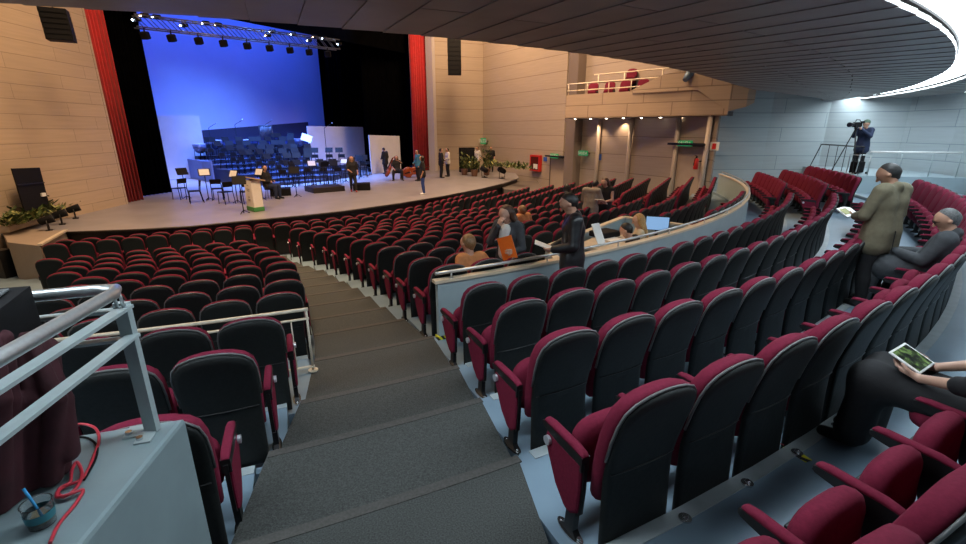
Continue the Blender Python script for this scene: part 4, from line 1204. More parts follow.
for i, (u, v, lab) in enumerate(((464.5, 175, 'potted plant in front of the black speaker cabinet'), (474.5, 176.2, 'potted plant beside a brown pot at the stage end'), (486.5, 175, 'tall potted plant under the exit sign at the stage end'))):
    p = px(u, v, HS); r = empty('potted_plant', p); tag(r, lab, 'plant')
    b = MB(); b.tube([(0, 0, 0), (0, 0, .05), (0, 0, .38), (0, 0, .4)], [.16, .17, .24, .24], 12); b.build('pot', M['pot'], r)
    b = MB(); leaf_mass(b, (0, 0, .4), (.15, .15, .36 + .2 * (i == 2)), 110, rnd, .26); b.build('foliage', [M['leaf'], M['leaf2']], r)
b = MB(); pts = [px(u, v, 2.1) for u, v in ((492, 166.5), (500, 167), (510, 168.5), (520, 169.5), (526, 170.5))]
for i in range(len(pts) - 1):
    for t in np.linspace(0, 1, 6)[:-1]: leaf_mass(b, pts[i].lerp(pts[i + 1], t), (.25, .2, .12), 12, rnd, .24)
tag(b.build('garland', [M['leaf'], M['leaf2']]), 'green garland hanging along the low wall at the far stage end', 'garland')
M['ramp'] = mat('ramp_dark_grey', (.13, .11, .10), .6, var=.1)
b = MB(); Rm = [px(495, 176.5, HS), px(504, 184.5, HS), px(545, 189.5, 2.9), px(538, 179, 2.9)]
b.prism([(p.x, p.y) for p in Rm], .05, ZS - .25); o = b.build('floor.008', M['ramp']); o['kind'] = 'structure'
# stage lamps on the floor
M['lens'] = mat('lamp_lens', (.05, .05, .06), .1)
def floor_lamp(p, rz, label, s=1.0):
    r = empty('floor_spotlight', p, rz); tag(r, label, 'stage light')
    b = MB(); b.box((0, 0, .02 * s), (.26 * s, .20 * s, .04 * s), None, 0, .01); b.build('base', M['blackmetal'], r)
    b = MB(); b.tube([(-.17 * s, 0, .40 * s), (-.17 * s, 0, .08 * s), (.17 * s, 0, .08 * s), (.17 * s, 0, .40 * s)], .018 * s, 6); b.tube([(0, 0, .03 * s), (0, 0, .09 * s)], .03 * s, 8); b.build('yoke', M['blackmetal'], r)
    b = MB(); b.tube([(0, -.22 * s, .34 * s), (0, -.18 * s, .35 * s), (0, .12 * s, .43 * s), (0, .2 * s, .45 * s)], [.09 * s, .12 * s, .14 * s, .15 * s], 12); h = b.build('lamp_head', M['black'], r)
    b = MB(); b.disc((0, .205 * s, .452 * s), .13 * s, (0, 1, .25), .01, 14); b.build('lens', M['lens'], h)
for i, (u, v, lab) in enumerate(((49.5, 231, 'black spotlight on the stage floor at the very end of the garland'), (62.5, 224.5, 'black spotlight on the stage floor, middle one of three'), (76, 218.5, 'black spotlight on the stage floor nearest the red curtain'))):
    floor_lamp(px(u, v, HS), -.9, lab, .8)
for i, (u, v, lab) in enumerate(((484.5, 177.5, 'small black spotlight on the floor below the plants at the stage end'), (502, 178.5, 'small black spotlight on the floor below the green garland'))):
    floor_lamp(px(u, v, HS), .6, lab, 1.2)
# black panel and garland at the left wall
p0 = px(24, 211, HS - .3); 
xw = -13.72
a, b_ = pxy(23.5, 211, 13.0), pxy(48.5, 206, 14.2)
ta, tb = pxy(10.5, 168.5, 13.0), pxy(38.5, 167.5, 14.2)
r = empty('notice_board', (0, 0, 0)); tag(r, 'black upright panel leaning on the beige wall above the garland', 'panel')
b = MB(); nn = Vector((.06, -.02, 0))
b.loft([[a, ta, ta + nn, a + nn], [b_, tb, tb + nn, b_ + nn]]); b.build('board', M['black'], r)
c_ = a.lerp(b_, .82); c2 = ta.lerp(tb, .82); h_ = c_.lerp(c2, .32) + nn * 1.6
b = MB(); b.box(h_, (.05, .14, .10)); b.build('handle', M['white'], r)
m0, m1 = a.lerp(ta, .62) + nn * 1.3, b_.lerp(tb, .62) + nn * 1.3
b = MB(); b.bar(m0, m1, .03, .03); b.build('cross_bar', M['blackmetal'], r)
b = MB(); pts = [px(u, v, 2.40) for u, v in ((4, 222), (18, 218), (32, 214), (46, 209), (60, 204), (74, 198.5))]
for i in range(len(pts) - 1):
    for t in np.linspace(0, 1, 8)[:-1]: leaf_mass(b, pts[i].lerp(pts[i + 1], t) - Vector((-.15, 0, .12)), (.12, .10, .14), 26, rnd, .20)
tag(b.build('garland', [M['leaf'], M['leaf2']]), 'green leafy garland laid along the wall ledge below the black panel', 'garland')
b = MB(); L0 = [px(u, v + 5, 2.58) for u, v in ((2, 224), (74, 203))]
b.bar(L0[0] - Vector((0, 0, .02)), L0[1] - Vector((0, 0, .02)), .30, .16)
o = b.build('trim_4', M['wall']); o['kind'] = 'structure'
# side block of the stage with a cream edge, and the stair beside it
M['beige_block'] = mat('beige_block', (.34, .27, .21), .5, var=.06, scale=3)
Q = [px(66, 231.5, HS), px(40, 246, HS - .02), px(8, 243, HS), px(0, 228, HS)]
b = MB(); b.prism([(p.x, p.y) for p in Q], 0.0, ZS + .02); o = b.build('floor.009', M['beige_block']); o['kind'] = 'structure'
b = MB(); b.bar(Q[0] + Vector((0, 0, .03)), Q[1] + Vector((0, 0, .03)), .10, .05); o = b.build('trim_5', M['cap']); o['kind'] = 'structure'
b = MB()
for k in range(4):
    p = px(4, 243 + 8 * k, HS + .23 * (k + .6)); b.box((p.x + .05, p.y - .35, (ZS - .23 * (k + 1)) / 2), (.7, .34, ZS - .23 * (k + 1)), rotz(-8))
o = b.build('steps', M['blackmetal']); tag(o, 'dark steps going down from the end of the stage', 'steps')
# line array speakers
def line_array(pts_px, Y, w, label, n=6):
    (u0, v0), (u1, v1) = pts_px
    a, c = pxy(u0, v0, Y), pxy(u1, v1, Y)
    r = empty('line_array_speaker', (a.x, a.y, c.z)); tag(r, label, 'speaker')
    H = a.z - c.z
    rz = math.atan2(-a.x - 4, a.y - 6)
    for k in range(n):
        t = (k + .5) / n
        R = rotz(30 if a.x < -5 else 8) @ Matrix.Rotation(math.radians(5), 3, 'X')
        b = MB(); b.box((0, .04 * math.sin((1 - t) * 1.5), H * t), (w, .45, H / n * 1.0), rotz(30 if a.x < -5 else 8)); cb = b.build('speaker_box', M['black'], r)
        b = MB(); g0 = rotz(30 if a.x < -5 else 8); b.box(g0 @ Vector((0, -.232, 0)) + Vector((0, .04 * math.sin((1 - t) * 1.5), H * t)), (w * .86, .012, H / n * .7), g0); b.build('grille', M['black'], cb)
    b = MB(); b.tube([(0, 0, H), (0, 0, H + 3)], .02, 5); b.build('hanging_cable', M['blackmetal'], r)
line_array(((53, 9), (57, 41)), 14.2, .60, 'black line array speaker hanging before the beige wall at the red curtain')
line_array(((454, 38.5), (454, 75)), 31.0, .80, 'black line array speaker hanging before the wall past the lilac jamb', 8)
# lighting truss above the stage
M['truss'] = mat('truss_alloy', (.16, .17, .19), .35, .6, var=.1)
ta, tb = pxy(134, 21, 20.3), pxy(338, 45, 26.5)
dirv = (tb - ta).normalized(); sidev = dirv.cross(Vector((0, 0, 1))).normalized()
r = empty('lighting_truss', ta); tag(r, 'long lighting truss hanging above the front of the blue stage', 'truss')
b = MB(); L = (tb - ta).length
ch = [sidev * .22 + Vector((0, 0, .22)), sidev * -.22 + Vector((0, 0, .22)), sidev * .22 + Vector((0, 0, -.22)), sidev * -.22 + Vector((0, 0, -.22))]
for c in ch: b.tube([c, dirv * L + c], .028, 6)
b.build('chord', M['truss'], r)
b = MB(); n = 22
for k in range(n):
    p, q = dirv * (L * k / n), dirv * (L * (k + 1) / n)
    b.tube([p + ch[0], q + ch[2]], .018, 4); b.tube([p + ch[1], q + ch[3]], .018, 4); b.tube([p + ch[0], q + ch[1]], .018, 4)
b.build('bracing', M['truss'], r)
M['bulb_blue'] = mat('bulb_cool', (1, 1, 1), .5, emit=(.65, .8, 1), estr=30); M['bulb_warm'] = mat('bulb_warm', (1, 1, 1), .5, emit=(1, .7, .45), estr=22)
lamps_t = [.03, .06, .19, .26, .40, .55, .62, .76, .83, .95]
for i, u in enumerate((133, 143, 155, 182, 204, 217, 266, 271.5, 292, 308, 314, 323, 339)):
    t = (u - 134) / 204.0; t = max(0.01, min(.99, t * (1 - .0) ))
    # perspective: find the truss point at that column
    tt = min(np.linspace(0, 1, 300), key=lambda k: abs(proj(ta + dirv * L * k)[0] - u))
    p = ta + dirv * L * tt + Vector((0, 0, .25 if i % 3 else .05))
    s_ = empty('stage_lamp', p); tag(s_, '%s lit lamp along the lighting truss, counted from the red curtain by the black panel' % ONES[i + 1], 'stage light', 'lit lamps on the truss')
    b = MB(); b.tube([(0, 0, 0), (0, .0, .0) + Vector((.1, .22, .05)) if False else Vector((.1, .25, .05))], [.09, .07], 8); b.build('lamp_body', M['black'], s_)
    b = MB(); b.ball(Vector((-.02, -.05, -.02)), .036, 10); b.build('lit_lens', M['bulb_warm' if i in (1, 5, 6, 10) else 'bulb_blue'], s_)
for i, u in enumerate((141, 168, 195, 220, 244, 266, 287, 306, 325)):
    tt = min(np.linspace(0, 1, 300), key=lambda k: abs(proj(ta + dirv * L * k)[0] - u))
    p = ta + dirv * L * tt + sidev * .22 + Vector((0, 0, -.28))
    s_ = empty('stage_lamp', p); tag(s_, '%s unlit black lamp hung under the lighting truss from the red curtain end' % ONES[i + 1], 'stage light', 'unlit lamps under the truss')
    b = MB(); b.bar((0, 0, .07), (0, 0, -.12), .05, .03); b.build('clamp', M['blackmetal'], s_)
    b = MB(); b.box((0, 0, -.24), (.28, .26, .28), Matrix.Rotation(.3, 3, 'X'), 0, .04); b.build('lamp_body', M['black'], s_)

# ================================================================== PEOPLE
def surface_nets(vals, origin, h):
    ins = vals < 0
    nx, ny, nz = vals.shape
    c = np.zeros((nx - 1, ny - 1, nz - 1), int)
    for dx in (0, 1):
        for dy in (0, 1):
            for dz in (0, 1):
                c += ins[dx:nx - 1 + dx, dy:ny - 1 + dy, dz:nz - 1 + dz]
    act = (c > 0) & (c < 8)
    idx = -np.ones(act.shape, int); I = np.argwhere(act); idx[act] = np.arange(len(I))
    acc = np.zeros((len(I), 3)); cnt = np.zeros(len(I))
    corners = [(x, y, z) for x in (0, 1) for y in (0, 1) for z in (0, 1)]
    for a in corners:
        for ax in range(3):
            if a[ax]: continue
            b = list(a); b[ax] = 1
            va = vals[I[:, 0] + a[0], I[:, 1] + a[1], I[:, 2] + a[2]]; vb = vals[I[:, 0] + b[0], I[:, 1] + b[1], I[:, 2] + b[2]]
            m = (va < 0) != (vb < 0)
            t = np.where(m, va / np.where(m, va - vb, 1), 0)
            p = np.array(a)[None, :] + t[:, None] * (np.array(b) - np.array(a))[None, :]
            acc += np.where(m[:, None], p, 0); cnt += m
    V = (I + acc / cnt[:, None]) * h + origin
    F = []
    for ax in range(3):
        o1, o2 = [(1, 2), (2, 0), (0, 1)][ax]
        sl = [slice(None)] * 3; s2 = [slice(None)] * 3
        sl[ax] = slice(0, -1); s2[ax] = slice(1, None)
        A_, B_ = ins[tuple(sl)], ins[tuple(s2)]
        E = np.argwhere(A_ != B_)
        if not len(E): continue
        E = E[(E[:, o1] > 0) & (E[:, o2] > 0) & (E[:, o1] < vals.shape[o1] - 1) & (E[:, o2] < vals.shape[o2] - 1)]
        flip = A_[E[:, 0], E[:, 1], E[:, 2]]
        def ci(d1, d2):
            q = E.copy(); q[:, o1] -= d1; q[:, o2] -= d2
            return idx[q[:, 0], q[:, 1], q[:, 2]]
        q = np.stack([ci(1, 1), ci(0, 1), ci(0, 0), ci(1, 0)], 1)
        q = np.where(flip[:, None], q, q[:, ::-1])
        F.append(q[(q >= 0).all(1)])
    return V, np.concatenate(F)

class SDF:
    """a smooth union of tapered limbs and balls, meshed as one closed skin"""
    def __init__(s): s.p = []
    def cap(s, a, b, ra, rb=None, k=.03): s.p.append(('c', np.array(a, float), np.array(b, float), ra, ra if rb is None else rb, k)); return s
    def ball(s, c, r, k=.03, sc=(1, 1, 1)): s.p.append(('b', np.array(c, float), np.array(sc, float), r, r, k)); return s
    def cut(s, c, n, k=.01): s.p.append(('x', np.array(c, float), np.array(n, float) / np.linalg.norm(n), 0, 0, k)); return s
    def mesh(s, h):
        L, U = np.full(3, 1e9), np.full(3, -1e9)
        for t, a, b, ra, rb, k in s.p:
            if t == 'c':
                for q, r in ((a, ra), (b, rb)): L = np.minimum(L, q - r); U = np.maximum(U, q + r)
            elif t == 'b': L = np.minimum(L, a - ra * b); U = np.maximum(U, a + ra * b)
        L -= 4 * h + .02; U += 4 * h + .02
        n = np.ceil((U - L) / h).astype(int) + 1
        vals = np.full(n, .5, np.float64)
        ax = [L[i] + h * np.arange(n[i]) for i in range(3)]
        for t, a, b, ra, rb, k in s.p:
            if t == 'x':
                d = ((ax[0] - a[0]) * b[0])[:, None, None] + ((ax[1] - a[1]) * b[1])[None, :, None] + ((ax[2] - a[2]) * b[2])[None, None, :]
                vals = np.maximum(vals, d); continue
            m = k + 3 * h
            if t == 'c': lo, hi = np.minimum(a - ra, b - rb) - m, np.maximum(a + ra, b + rb) + m
            else: lo, hi = a - ra * b - m, a + ra * b + m
            i0 = np.clip(np.floor((lo - L) / h).astype(int), 0, n - 1); i1 = np.clip(np.ceil((hi - L) / h).astype(int) + 1, 1, n)
            X, Y, Z = np.meshgrid(*[ax[i][i0[i]:i1[i]] for i in range(3)], indexing='ij')
            P = np.stack([X, Y, Z], -1)
            if t == 'c':
                ab = b - a; l2 = ab @ ab + 1e-12
                tt = np.clip(((P - a) @ ab) / l2, 0, 1)
                d = np.linalg.norm(P - a - tt[..., None] * ab, axis=-1) - (ra + (rb - ra) * tt)
            else:
                q = (P - a) / b; d = (np.linalg.norm(q, axis=-1) - ra) * b.min()
            sl = tuple(slice(i0[i], i1[i]) for i in range(3))
            v = vals[sl]
            if k > 0:
                hh = np.clip(.5 + .5 * (v - d) / k, 0, 1)
                vals[sl] = v * (1 - hh) + d * hh - k * hh * (1 - hh)
            else: vals[sl] = np.minimum(v, d)
        return surface_nets(vals, L, h)
    def build(s, name, m, h, parent=None):
        V, F = s.mesh(h)
        me = bpy.data.meshes.new(name); me.from_pydata(V.tolist(), [], F.tolist()); me.materials.append(m)
        me.polygons.foreach_set('use_smooth', [True] * len(me.polygons)); me.update()
        o = bpy.data.objects.new(name, me); COL.objects.link(o)
        if parent is not None: o.parent = parent
        return o

def skin(name, c): return mat(name, c, .5, var=.08, scale=9)
M['skin'] = skin('skin_light', (.50, .27, .18)); M['skin_tan'] = skin('skin_tan', (.36, .19, .12)); M['skin_fair'] = skin('skin_fair', (.56, .33, .24))
M['eye'] = mat('eye_dark', (.01, .008, .007), .2)
def cloth(name, c, rough=.85, var=.12, scale=22, bump=.25): return mat(name, c, rough, var=var, scale=scale, bump=bump)
M['hair_black'] = cloth('hair_black', (.010, .008, .007), .5, .3, 60); M['hair_brown'] = cloth('hair_brown', (.06, .026, .014), .5, .3, 60)
M['hair_blond'] = cloth('hair_blond', (.42, .24, .09), .5, .3, 60); M['hair_grey'] = cloth('hair_grey', (.12, .12, .12), .6, .4, 60)
M['hair_gb'] = cloth('hair_greying', (.018, .017, .016), .55, .4, 60); M['hair_light'] = cloth('hair_light_brown', (.22, .12, .05), .5, .3, 60)
M['khaki'] = cloth('khaki_wool', (.155, .135, .085)); M['black_cloth'] = cloth('black_cloth', (.010, .010, .012)); M['charcoal'] = cloth('charcoal_wool', (.052, .057, .064))
M['leather'] = cloth('black_leather', (.014, .015, .017), .32, .2, 14, .35); M['white_cloth'] = cloth('white_cloth', (.62, .60, .57)); M['grey_suit'] = cloth('grey_suit', (.24, .21, .18))
M['orange_knit'] = cloth('orange_knit', (.50, .20, .07)); M['denim'] = cloth('denim_blue', (.02, .05, .22)); M['navy'] = cloth('navy_cloth', (.012, .022, .06)); M['teal'] = cloth('teal_shirt', (.05, .20, .30))
M['cream_cloth'] = cloth('cream_cloth', (.55, .45, .30)); M['shoe_black'] = mat('black_shoe', (.008, .008, .008), .35, var=.1); M['shoe_red'] = mat('red_shoe', (.35, .03, .02), .5, var=.1); M['shoe_white'] = mat('white_shoe', (.8, .78, .74), .5, var=.05)
M['green_cap'] = cloth('green_cap', (.06, .10, .07))

def V3(*a): return np.array(a, float)
STAND = dict(pel=(0, 0, .95), wai=(0, .0, 1.10), che=(0, .005, 1.30), nek=(0, -.015, 1.47), hed=(0, .02, 1.63), face=(0, 1, 0), up=(0, 0, 1),
             shL=(-.185, -.01, 1.42), shR=(.185, -.01, 1.42), elL=(-.24, -.04, 1.13), elR=(.24, -.04, 1.13), wrL=(-.25, .06, .89), wrR=(.25, .06, .89),
             hpL=(-.09, 0, .93), hpR=(.09, 0, .93), knL=(-.10, .02, .50), knR=(.10, .02, .50), anL=(-.105, -.03, .085), anR=(.105, -.03, .085), toL=(-.12, .13, .03), toR=(.12, .13, .03))
SIT = dict(STAND, pel=(0, -.02, .53), wai=(0, -.06, .70), che=(0, -.10, .92), nek=(0, -.11, 1.09), hed=(0, -.07, 1.25),
           shL=(-.185, -.11, 1.03), shR=(.185, -.11, 1.03), elL=(-.25, -.04, .77), elR=(.25, -.04, .77), wrL=(-.13, .20, .72), wrR=(.13, .20, .72),
           hpL=(-.10, .0, .52), hpR=(.10, .0, .52), knL=(-.12, .43, .53), knR=(.12, .43, .53), anL=(-.12, .42, .085), anR=(.12, .42, .085), toL=(-.13, .58, .03), toR=(.13, .58, .03))

def person(label, loc, heading, base=STAND, pose=None, h=.02, scale=1.0, skin_m='skin', hair='short', hair_m='hair_black', top='black_cloth', sleeve=1.0, tail=0.0, bottom='black_cloth', skirt=0.0, shoes='shoe_black', slim=1.0, curl=.55, hand_h=None, eyes=True, wide=1.0, collar=None, clean=True):
    """heading: compass angle in degrees the body faces (world, counter-clockwise from +x)"""
    J = {k: V3(*v) for k, v in base.items()}
    for k, v in (pose or {}).items(): J[k] = V3(*v)
    w = slim
    def torso(S, g, lo=True, k=.05):
        p, wa, c, n = J['pel'], J['wai'], J['che'], J['nek']
        sx = (J['shR'] - J['shL']); sx = sx / np.linalg.norm(sx); hx = (J['hpR'] - J['hpL']); hx = hx / np.linalg.norm(hx)
        for s_ in (-1, 1):
            S.cap(p + hx * s_ * .075 * w, wa + (sx + hx) / 2 * s_ * .062 * w * wide, .105 * w + g, .098 * w * wide + g, k)
            S.cap(wa + (sx + hx) / 2 * s_ * .062 * w * wide, c + sx * s_ * .082 * w, .098 * w * wide + g, .108 * w + g, k)
            S.cap(c + sx * s_ * .08 * w, J['shL' if s_ < 0 else 'shR'] * .75 + n * .25, .10 * w + g, .062 * w + g, k)
        S.cap(J['shL'], J['shR'], .058 * w + g, .058 * w + g, k)
    def arm(S, sd, g, t0=0.0, t1=1.0):
        a, b, c = J['sh' + sd], J['el' + sd], J['wr' + sd]
        S.cap(a, b, .056 * w + g, .043 * w + g, .02)
        if t1 > .5:
            f = (t1 - .5) * 2; S.cap(b, b + (c - b) * f, .043 * w + g, (.043 - .014 * f) * w + g, .015)
    def leg(S, sd, g, f=1.0):
        a, b, c = J['hp' + sd], J['kn' + sd], J['an' + sd]
        S.cap(a, b, .088 * w + g, .056 * w + g, .03); S.cap(b, b + (c - b) * .35, .054 * w + g, .056 * w + g, .02); S.cap(b + (c - b) * .35, c, .056 * w + g, .037 * w + g, .02)
    hc = J['hed']; fv = J['face'] / np.linalg.norm(J['face']); rv = np.cross(fv, J['up']); rv /= np.linalg.norm(rv); uv = np.cross(rv, fv)
    S = SDF(); torso(S, 0)
    for sd in 'LR':
        arm(S, sd, 0); leg(S, sd, 0)
        S.cap(J['an' + sd] + V3(0, -.0, -.03), J['to' + sd], .038, .026, .02)
        # palm, four curled fingers of different length, a thumb off the side
        wr, el = J['wr' + sd], J['el' + sd]; d = J.get('hd' + sd, wr - el); d = d / np.linalg.norm(d)
        pn = J.get('pn' + sd, V3(-1 if sd == 'R' else 1, 0, -.3)); pn = pn - d * (pn @ d); pn /= np.linalg.norm(pn)     # palm faces this way
        ac = np.cross(d, pn)
        if ac @ fv < 0: ac = -ac                       # towards the thumb
        k0 = wr + d * .085
        for q in (-.026, 0, .026): S.cap(wr + ac * q * .5, k0 + ac * q, .019, .015, .012)
        for i, (q, ln) in enumerate(((.030, .070), (.010, .080), (-.011, .074), (-.030, .058))):
            a0 = k0 + ac * q; c1 = curl * .8; d1 = d * math.cos(c1) + pn * math.sin(c1); c2 = curl * 2.0; d2 = d * math.cos(c2) + pn * math.sin(c2)
            m_ = a0 + d1 * ln * .52; S.cap(a0 - d * .012, m_, .0098, .0088, .006); S.cap(m_, m_ + d2 * ln * .5, .0088, .0072, .004)
        t0 = wr + d * .025 + ac * .022; t1 = t0 + (d * .55 + ac * .6 + pn * .35) * .05; t2 = t1 + (d * .85 + ac * .15 + pn * .45) * .036
        S.cap(t0, t1, .014, .011, .010); S.cap(t1, t2, .0105, .008, .004)
    S.cap(J['nek'] - V3(0, 0, .03), hc - uv * .05 - fv * .015, .056, .05, .03)
    S.ball(hc + uv * .03 - fv * .012, .094, .02); S.ball(hc + uv * .02 + fv * .02, .082, .03)
    S.cap(hc - uv * .045 + fv * .03, hc - uv * .085 + fv * .055, .058, .030, .03)
    S.cap(hc + uv * .012 + fv * .092, hc - uv * .026 + fv * .112, .011, .016, .012)
    S.cap(hc - uv * .062 + fv * .082 - rv * .018, hc - uv * .062 + fv * .082 + rv * .018, .0095, .0095, .012)
    S.cap(hc + uv * .036 + fv * .086 - rv * .04, hc + uv * .036 + fv * .086 + rv * .04, .012, .012, .015)
    for s_ in (-1, 1): S.ball(hc + rv * s_ * .088 - uv * .005 - fv * .01, .021, .008)
    body = S.build('person', M[skin_m], hand_h or h)
    body.location = loc; body.rotation_euler = (0, 0, math.radians(heading) - math.pi / 2); body.scale = (scale,) * 3
    tag(body, label, 'person')
    if base is SIT: body['seated'] = 1
    g = max(.014, h * .8)
    T = SDF(); torso(T, g)
    if tail > 0:
        for sd, s_ in (('L', -1), ('R', 1)):
            dn = (J['kn' + sd] - J['hp' + sd]); dn = dn / np.linalg.norm(dn); T.cap(J['pel'] + V3(s_ * .07, 0, 0), J['hp' + sd] + dn * tail, .118 * w + g, .125 * w + g, .06)
    if sleeve > 0:
        for sd in 'LR': arm(T, sd, g + .004, 0, sleeve)
    if collar: T.cap(J['nek'] + V3(0, -.035, .005), J['nek'] + V3(0, .03, -.03), .06, .062, .02)
    T.build('jacket' if tail > .1 else 'top', M[top], h, body)
    B = SDF()
    if skirt > 0:
        for sd in 'LR':
            B.cap(J['hp' + sd], J['kn' + sd], .105 * w + g, .09 * w + g, .10)
            if skirt > .5: B.cap(J['kn' + sd], J['kn' + sd] * (1 - (skirt - .5) * 1.9) + J['an' + sd] * (skirt - .5) * 1.9, .09 * w + g, .10 * w + g, .12)
        B.cap(J['pel'] - V3(.07, 0, 0), J['pel'] + V3(.07, 0, 0), .10 * w + g, None, .05)
        B.cap((J['hpL'] + J['hpR']) / 2, (J['knL'] + J['knR']) / 2, .08, .07, .08)
    else:
        for sd in 'LR': leg(B, sd, g)
        B.cap(J['pel'] - V3(.07, 0, -.03), J['pel'] + V3(.07, 0, .03), .105 * w + g * .8, None, .05)
    B.build('skirt' if skirt else 'trousers', M[bottom], h, body)
    F = SDF()
    for sd in 'LR':
        F.cap(J['an' + sd] + V3(0, -.015, -.035), J['to' + sd] + V3(0, .005, .0), .046, .036, .02)
    F.cut(V3(0, 0, min(J['toL'][2], J['toR'][2]) - .028), V3(0, 0, -1))
    F.build('shoes', M[shoes], min(h, .014), body)
    if hair:
        H = SDF(); hk = .015
        H.ball(hc + uv * .038 - fv * .019, .0945, hk); H.ball(hc + uv * .02 - fv * .030, .090, hk)
        if hair in ('long', 'bob', 'tail'):
            L = {'long': .36, 'bob': .17, 'tail': .10}[hair]
            for s_ in (-1, 1):
                H.cap(hc + rv * s_ * .075 + uv * .03 - fv * .02, hc + rv * s_ * .088 - uv * min(L, .26) - fv * .015, .040, .036, .03)
            for q in (-.04, 0, .04): H.cap(hc - fv * .06 + rv * q + uv * .02, hc - fv * .085 + rv * q * 1.5 - uv * L, .055, .04, .03)
            H.cut(hc + fv * .045 - uv * .0, fv * .9 - uv * .35 + 0 * rv)
        else:
            H.cap(hc - fv * .07 + uv * .0, hc - fv * .055 - uv * .06, .055, .035, .02)
            H.cut(hc + fv * .015 - uv * .012, fv * .72 - uv * .70)
        H.build('hair', M[hair_m], min(h, .014), body)
    if eyes:
        e = MB()
        for s_ in (-1, 1): e.ball(tuple(hc + uv * .012 + fv * .088 + rv * s_ * .034), .0105, 8)
        e.build('eyes', M['eye'], body)
    return body
def ang_to(frm, to): return math.degrees(math.atan2(to[1] - frm[1], to[0] - frm[0]))
def world_of(body, p):
    return Matrix.Translation(body.location) @ body.rotation_euler.to_matrix().to_4x4() @ Matrix.Scale(body.scale[0], 4) @ Vector(p)
def held(name, mb, m, body, label, cat):
    o = mb.build(name, m)
    o.location = body.location; o.rotation_euler = body.rotation_euler; o.scale = body.scale
    tag(o, label, cat); return o

# --- standing man in the khaki jacket
zf = zfloor('R4')
p = px(862, 305, 2.055)
khaki_man = person('man seen from behind in a khaki jacket, standing and reading a small booklet', (p.x, p.y, zf), 108, STAND,
    dict(hed=(-.02, .065, 1.60), face=(-.45, .80, -.52), elR=(.27, .02, 1.14), wrR=(.0, .23, 1.08), elL=(-.27, .06, 1.14), wrL=(-.15, .22, 1.10), pnL=(.6, .2, .6), pnR=(-.6, .2, .6)),
    .013, .985, 'skin_tan', 'short', 'hair_gb', 'khaki', 1.0, .13, 'black_cloth', slim=1.10, hand_h=.008, collar=True)
b = MB(); R = Matrix.Rotation(.5, 3, 'X')
b.box((-.06, .33, 1.13), (.12, .17, .012), R @ Matrix.Rotation(.15, 3, 'Y')); b.box((-.18, .33, 1.13), (.12, .17, .012), R @ Matrix.Rotation(-.15, 3, 'Y'))
bk = held('booklet', b, M['paper'], khaki_man, 'small open booklet held by the man in the khaki jacket', 'booklet')
b = MB(); b.box((-.18, .33, 1.139), (.09, .10, .004), R @ Matrix.Rotation(-.15, 3, 'Y')); b.build('picture', M['leaf2'], bk)
# back vent of the jacket
b = MB(); b.bar((-.02, -.158, .98), (-.02, -.168, .72), .006, .008); b.build('vent', M['black_cloth'], khaki_man)

# --- seated man in the grey suit
a = -49.4; q = pol(22.59 - .24 + .05, a, zf)
da = math.degrees(.53 / 22.59); a = -62.9 + round((a + 62.9) / da) * da; q = pol(22.59 - .18 + .02, a, zf)
suit_man = person('seated grey-haired man with glasses in a dark grey suit, looking at a phone', (q.x, q.y, zf), a + 180, SIT,
    dict(pel=(0, .14, .53), wai=(0, .06, .68), che=(0, -.02, .85), nek=(0, -.05, 1.0), hed=(.01, .02, 1.13), face=(-.25, .85, -.42), shL=(-.19, -.03, .94), shR=(.19, -.03, .94), elL=(-.26, .10, .70), elR=(.25, .10, .70), wrL=(-.10, .36, .73), wrR=(.04, .34, .72),
         hpL=(-.10, .16, .52), hpR=(.10, .16, .52), knL=(-.13, .50, .54), knR=(.13, .50, .54), anL=(-.13, .52, .085), anR=(.13, .52, .085), toL=(-.14, .67, .03), toR=(.14, .67, .03), pnL=(.5, .2, .7), pnR=(-.5, .2, .7)),
    .013, .99, 'skin', 'short', 'hair_grey', 'charcoal', 1.0, .24, 'charcoal', slim=1.12, hand_h=.008, collar=True)
b = MB(); b.box((-.03, .46, .765), (.075, .15, .010), Matrix.Rotation(.6, 3, 'X'), 0, .004); held('phone', b, M['black'], suit_man, 'dark phone in the hands of the seated man in the grey suit', 'phone')
g_ = MB()
hc = V3(.01, .02, 1.13); fv = V3(-.25, .85, -.42); fv /= np.linalg.norm(fv); rv = np.cross(fv, V3(0, 0, 1)); rv /= np.linalg.norm(rv); uv = np.cross(rv, fv)
for s_ in (-1, 1):
    c = hc + uv * .012 + fv * .104 + rv * s_ * .035
    g_.tube([tuple(c + rv * .024 * math.cos(t) + uv * .018 * math.sin(t)) for t in np.linspace(0, 2 * math.pi, 13)], .0028, 5)
    g_.tube([tuple(hc + uv * .016 + fv * .10 + rv * s_ * .06), tuple(hc + uv * .01 - fv * .01 + rv * s_ * .094)], .0028, 5)
g_.tube([tuple(hc + uv * .014 + fv * .108 - rv * .011), tuple(hc + uv * .014 + fv * .108 + rv * .011)], .0028, 5)
g_.build('glasses', M['blackmetal'], suit_man)
b = MB(); b.ball((.30, .30, .30), .16, 12, 0, (.7, 1, 1.2)); b.tube([(.30, .22, .42), (.30, .26, .54), (.30, .36, .54), (.30, .40, .42)], .012, 6)
o = held('handbag', b, M['leather'], suit_man, 'black bag standing on the floor by the seated man in the suit', 'bag'); o.location.z = zf - .115

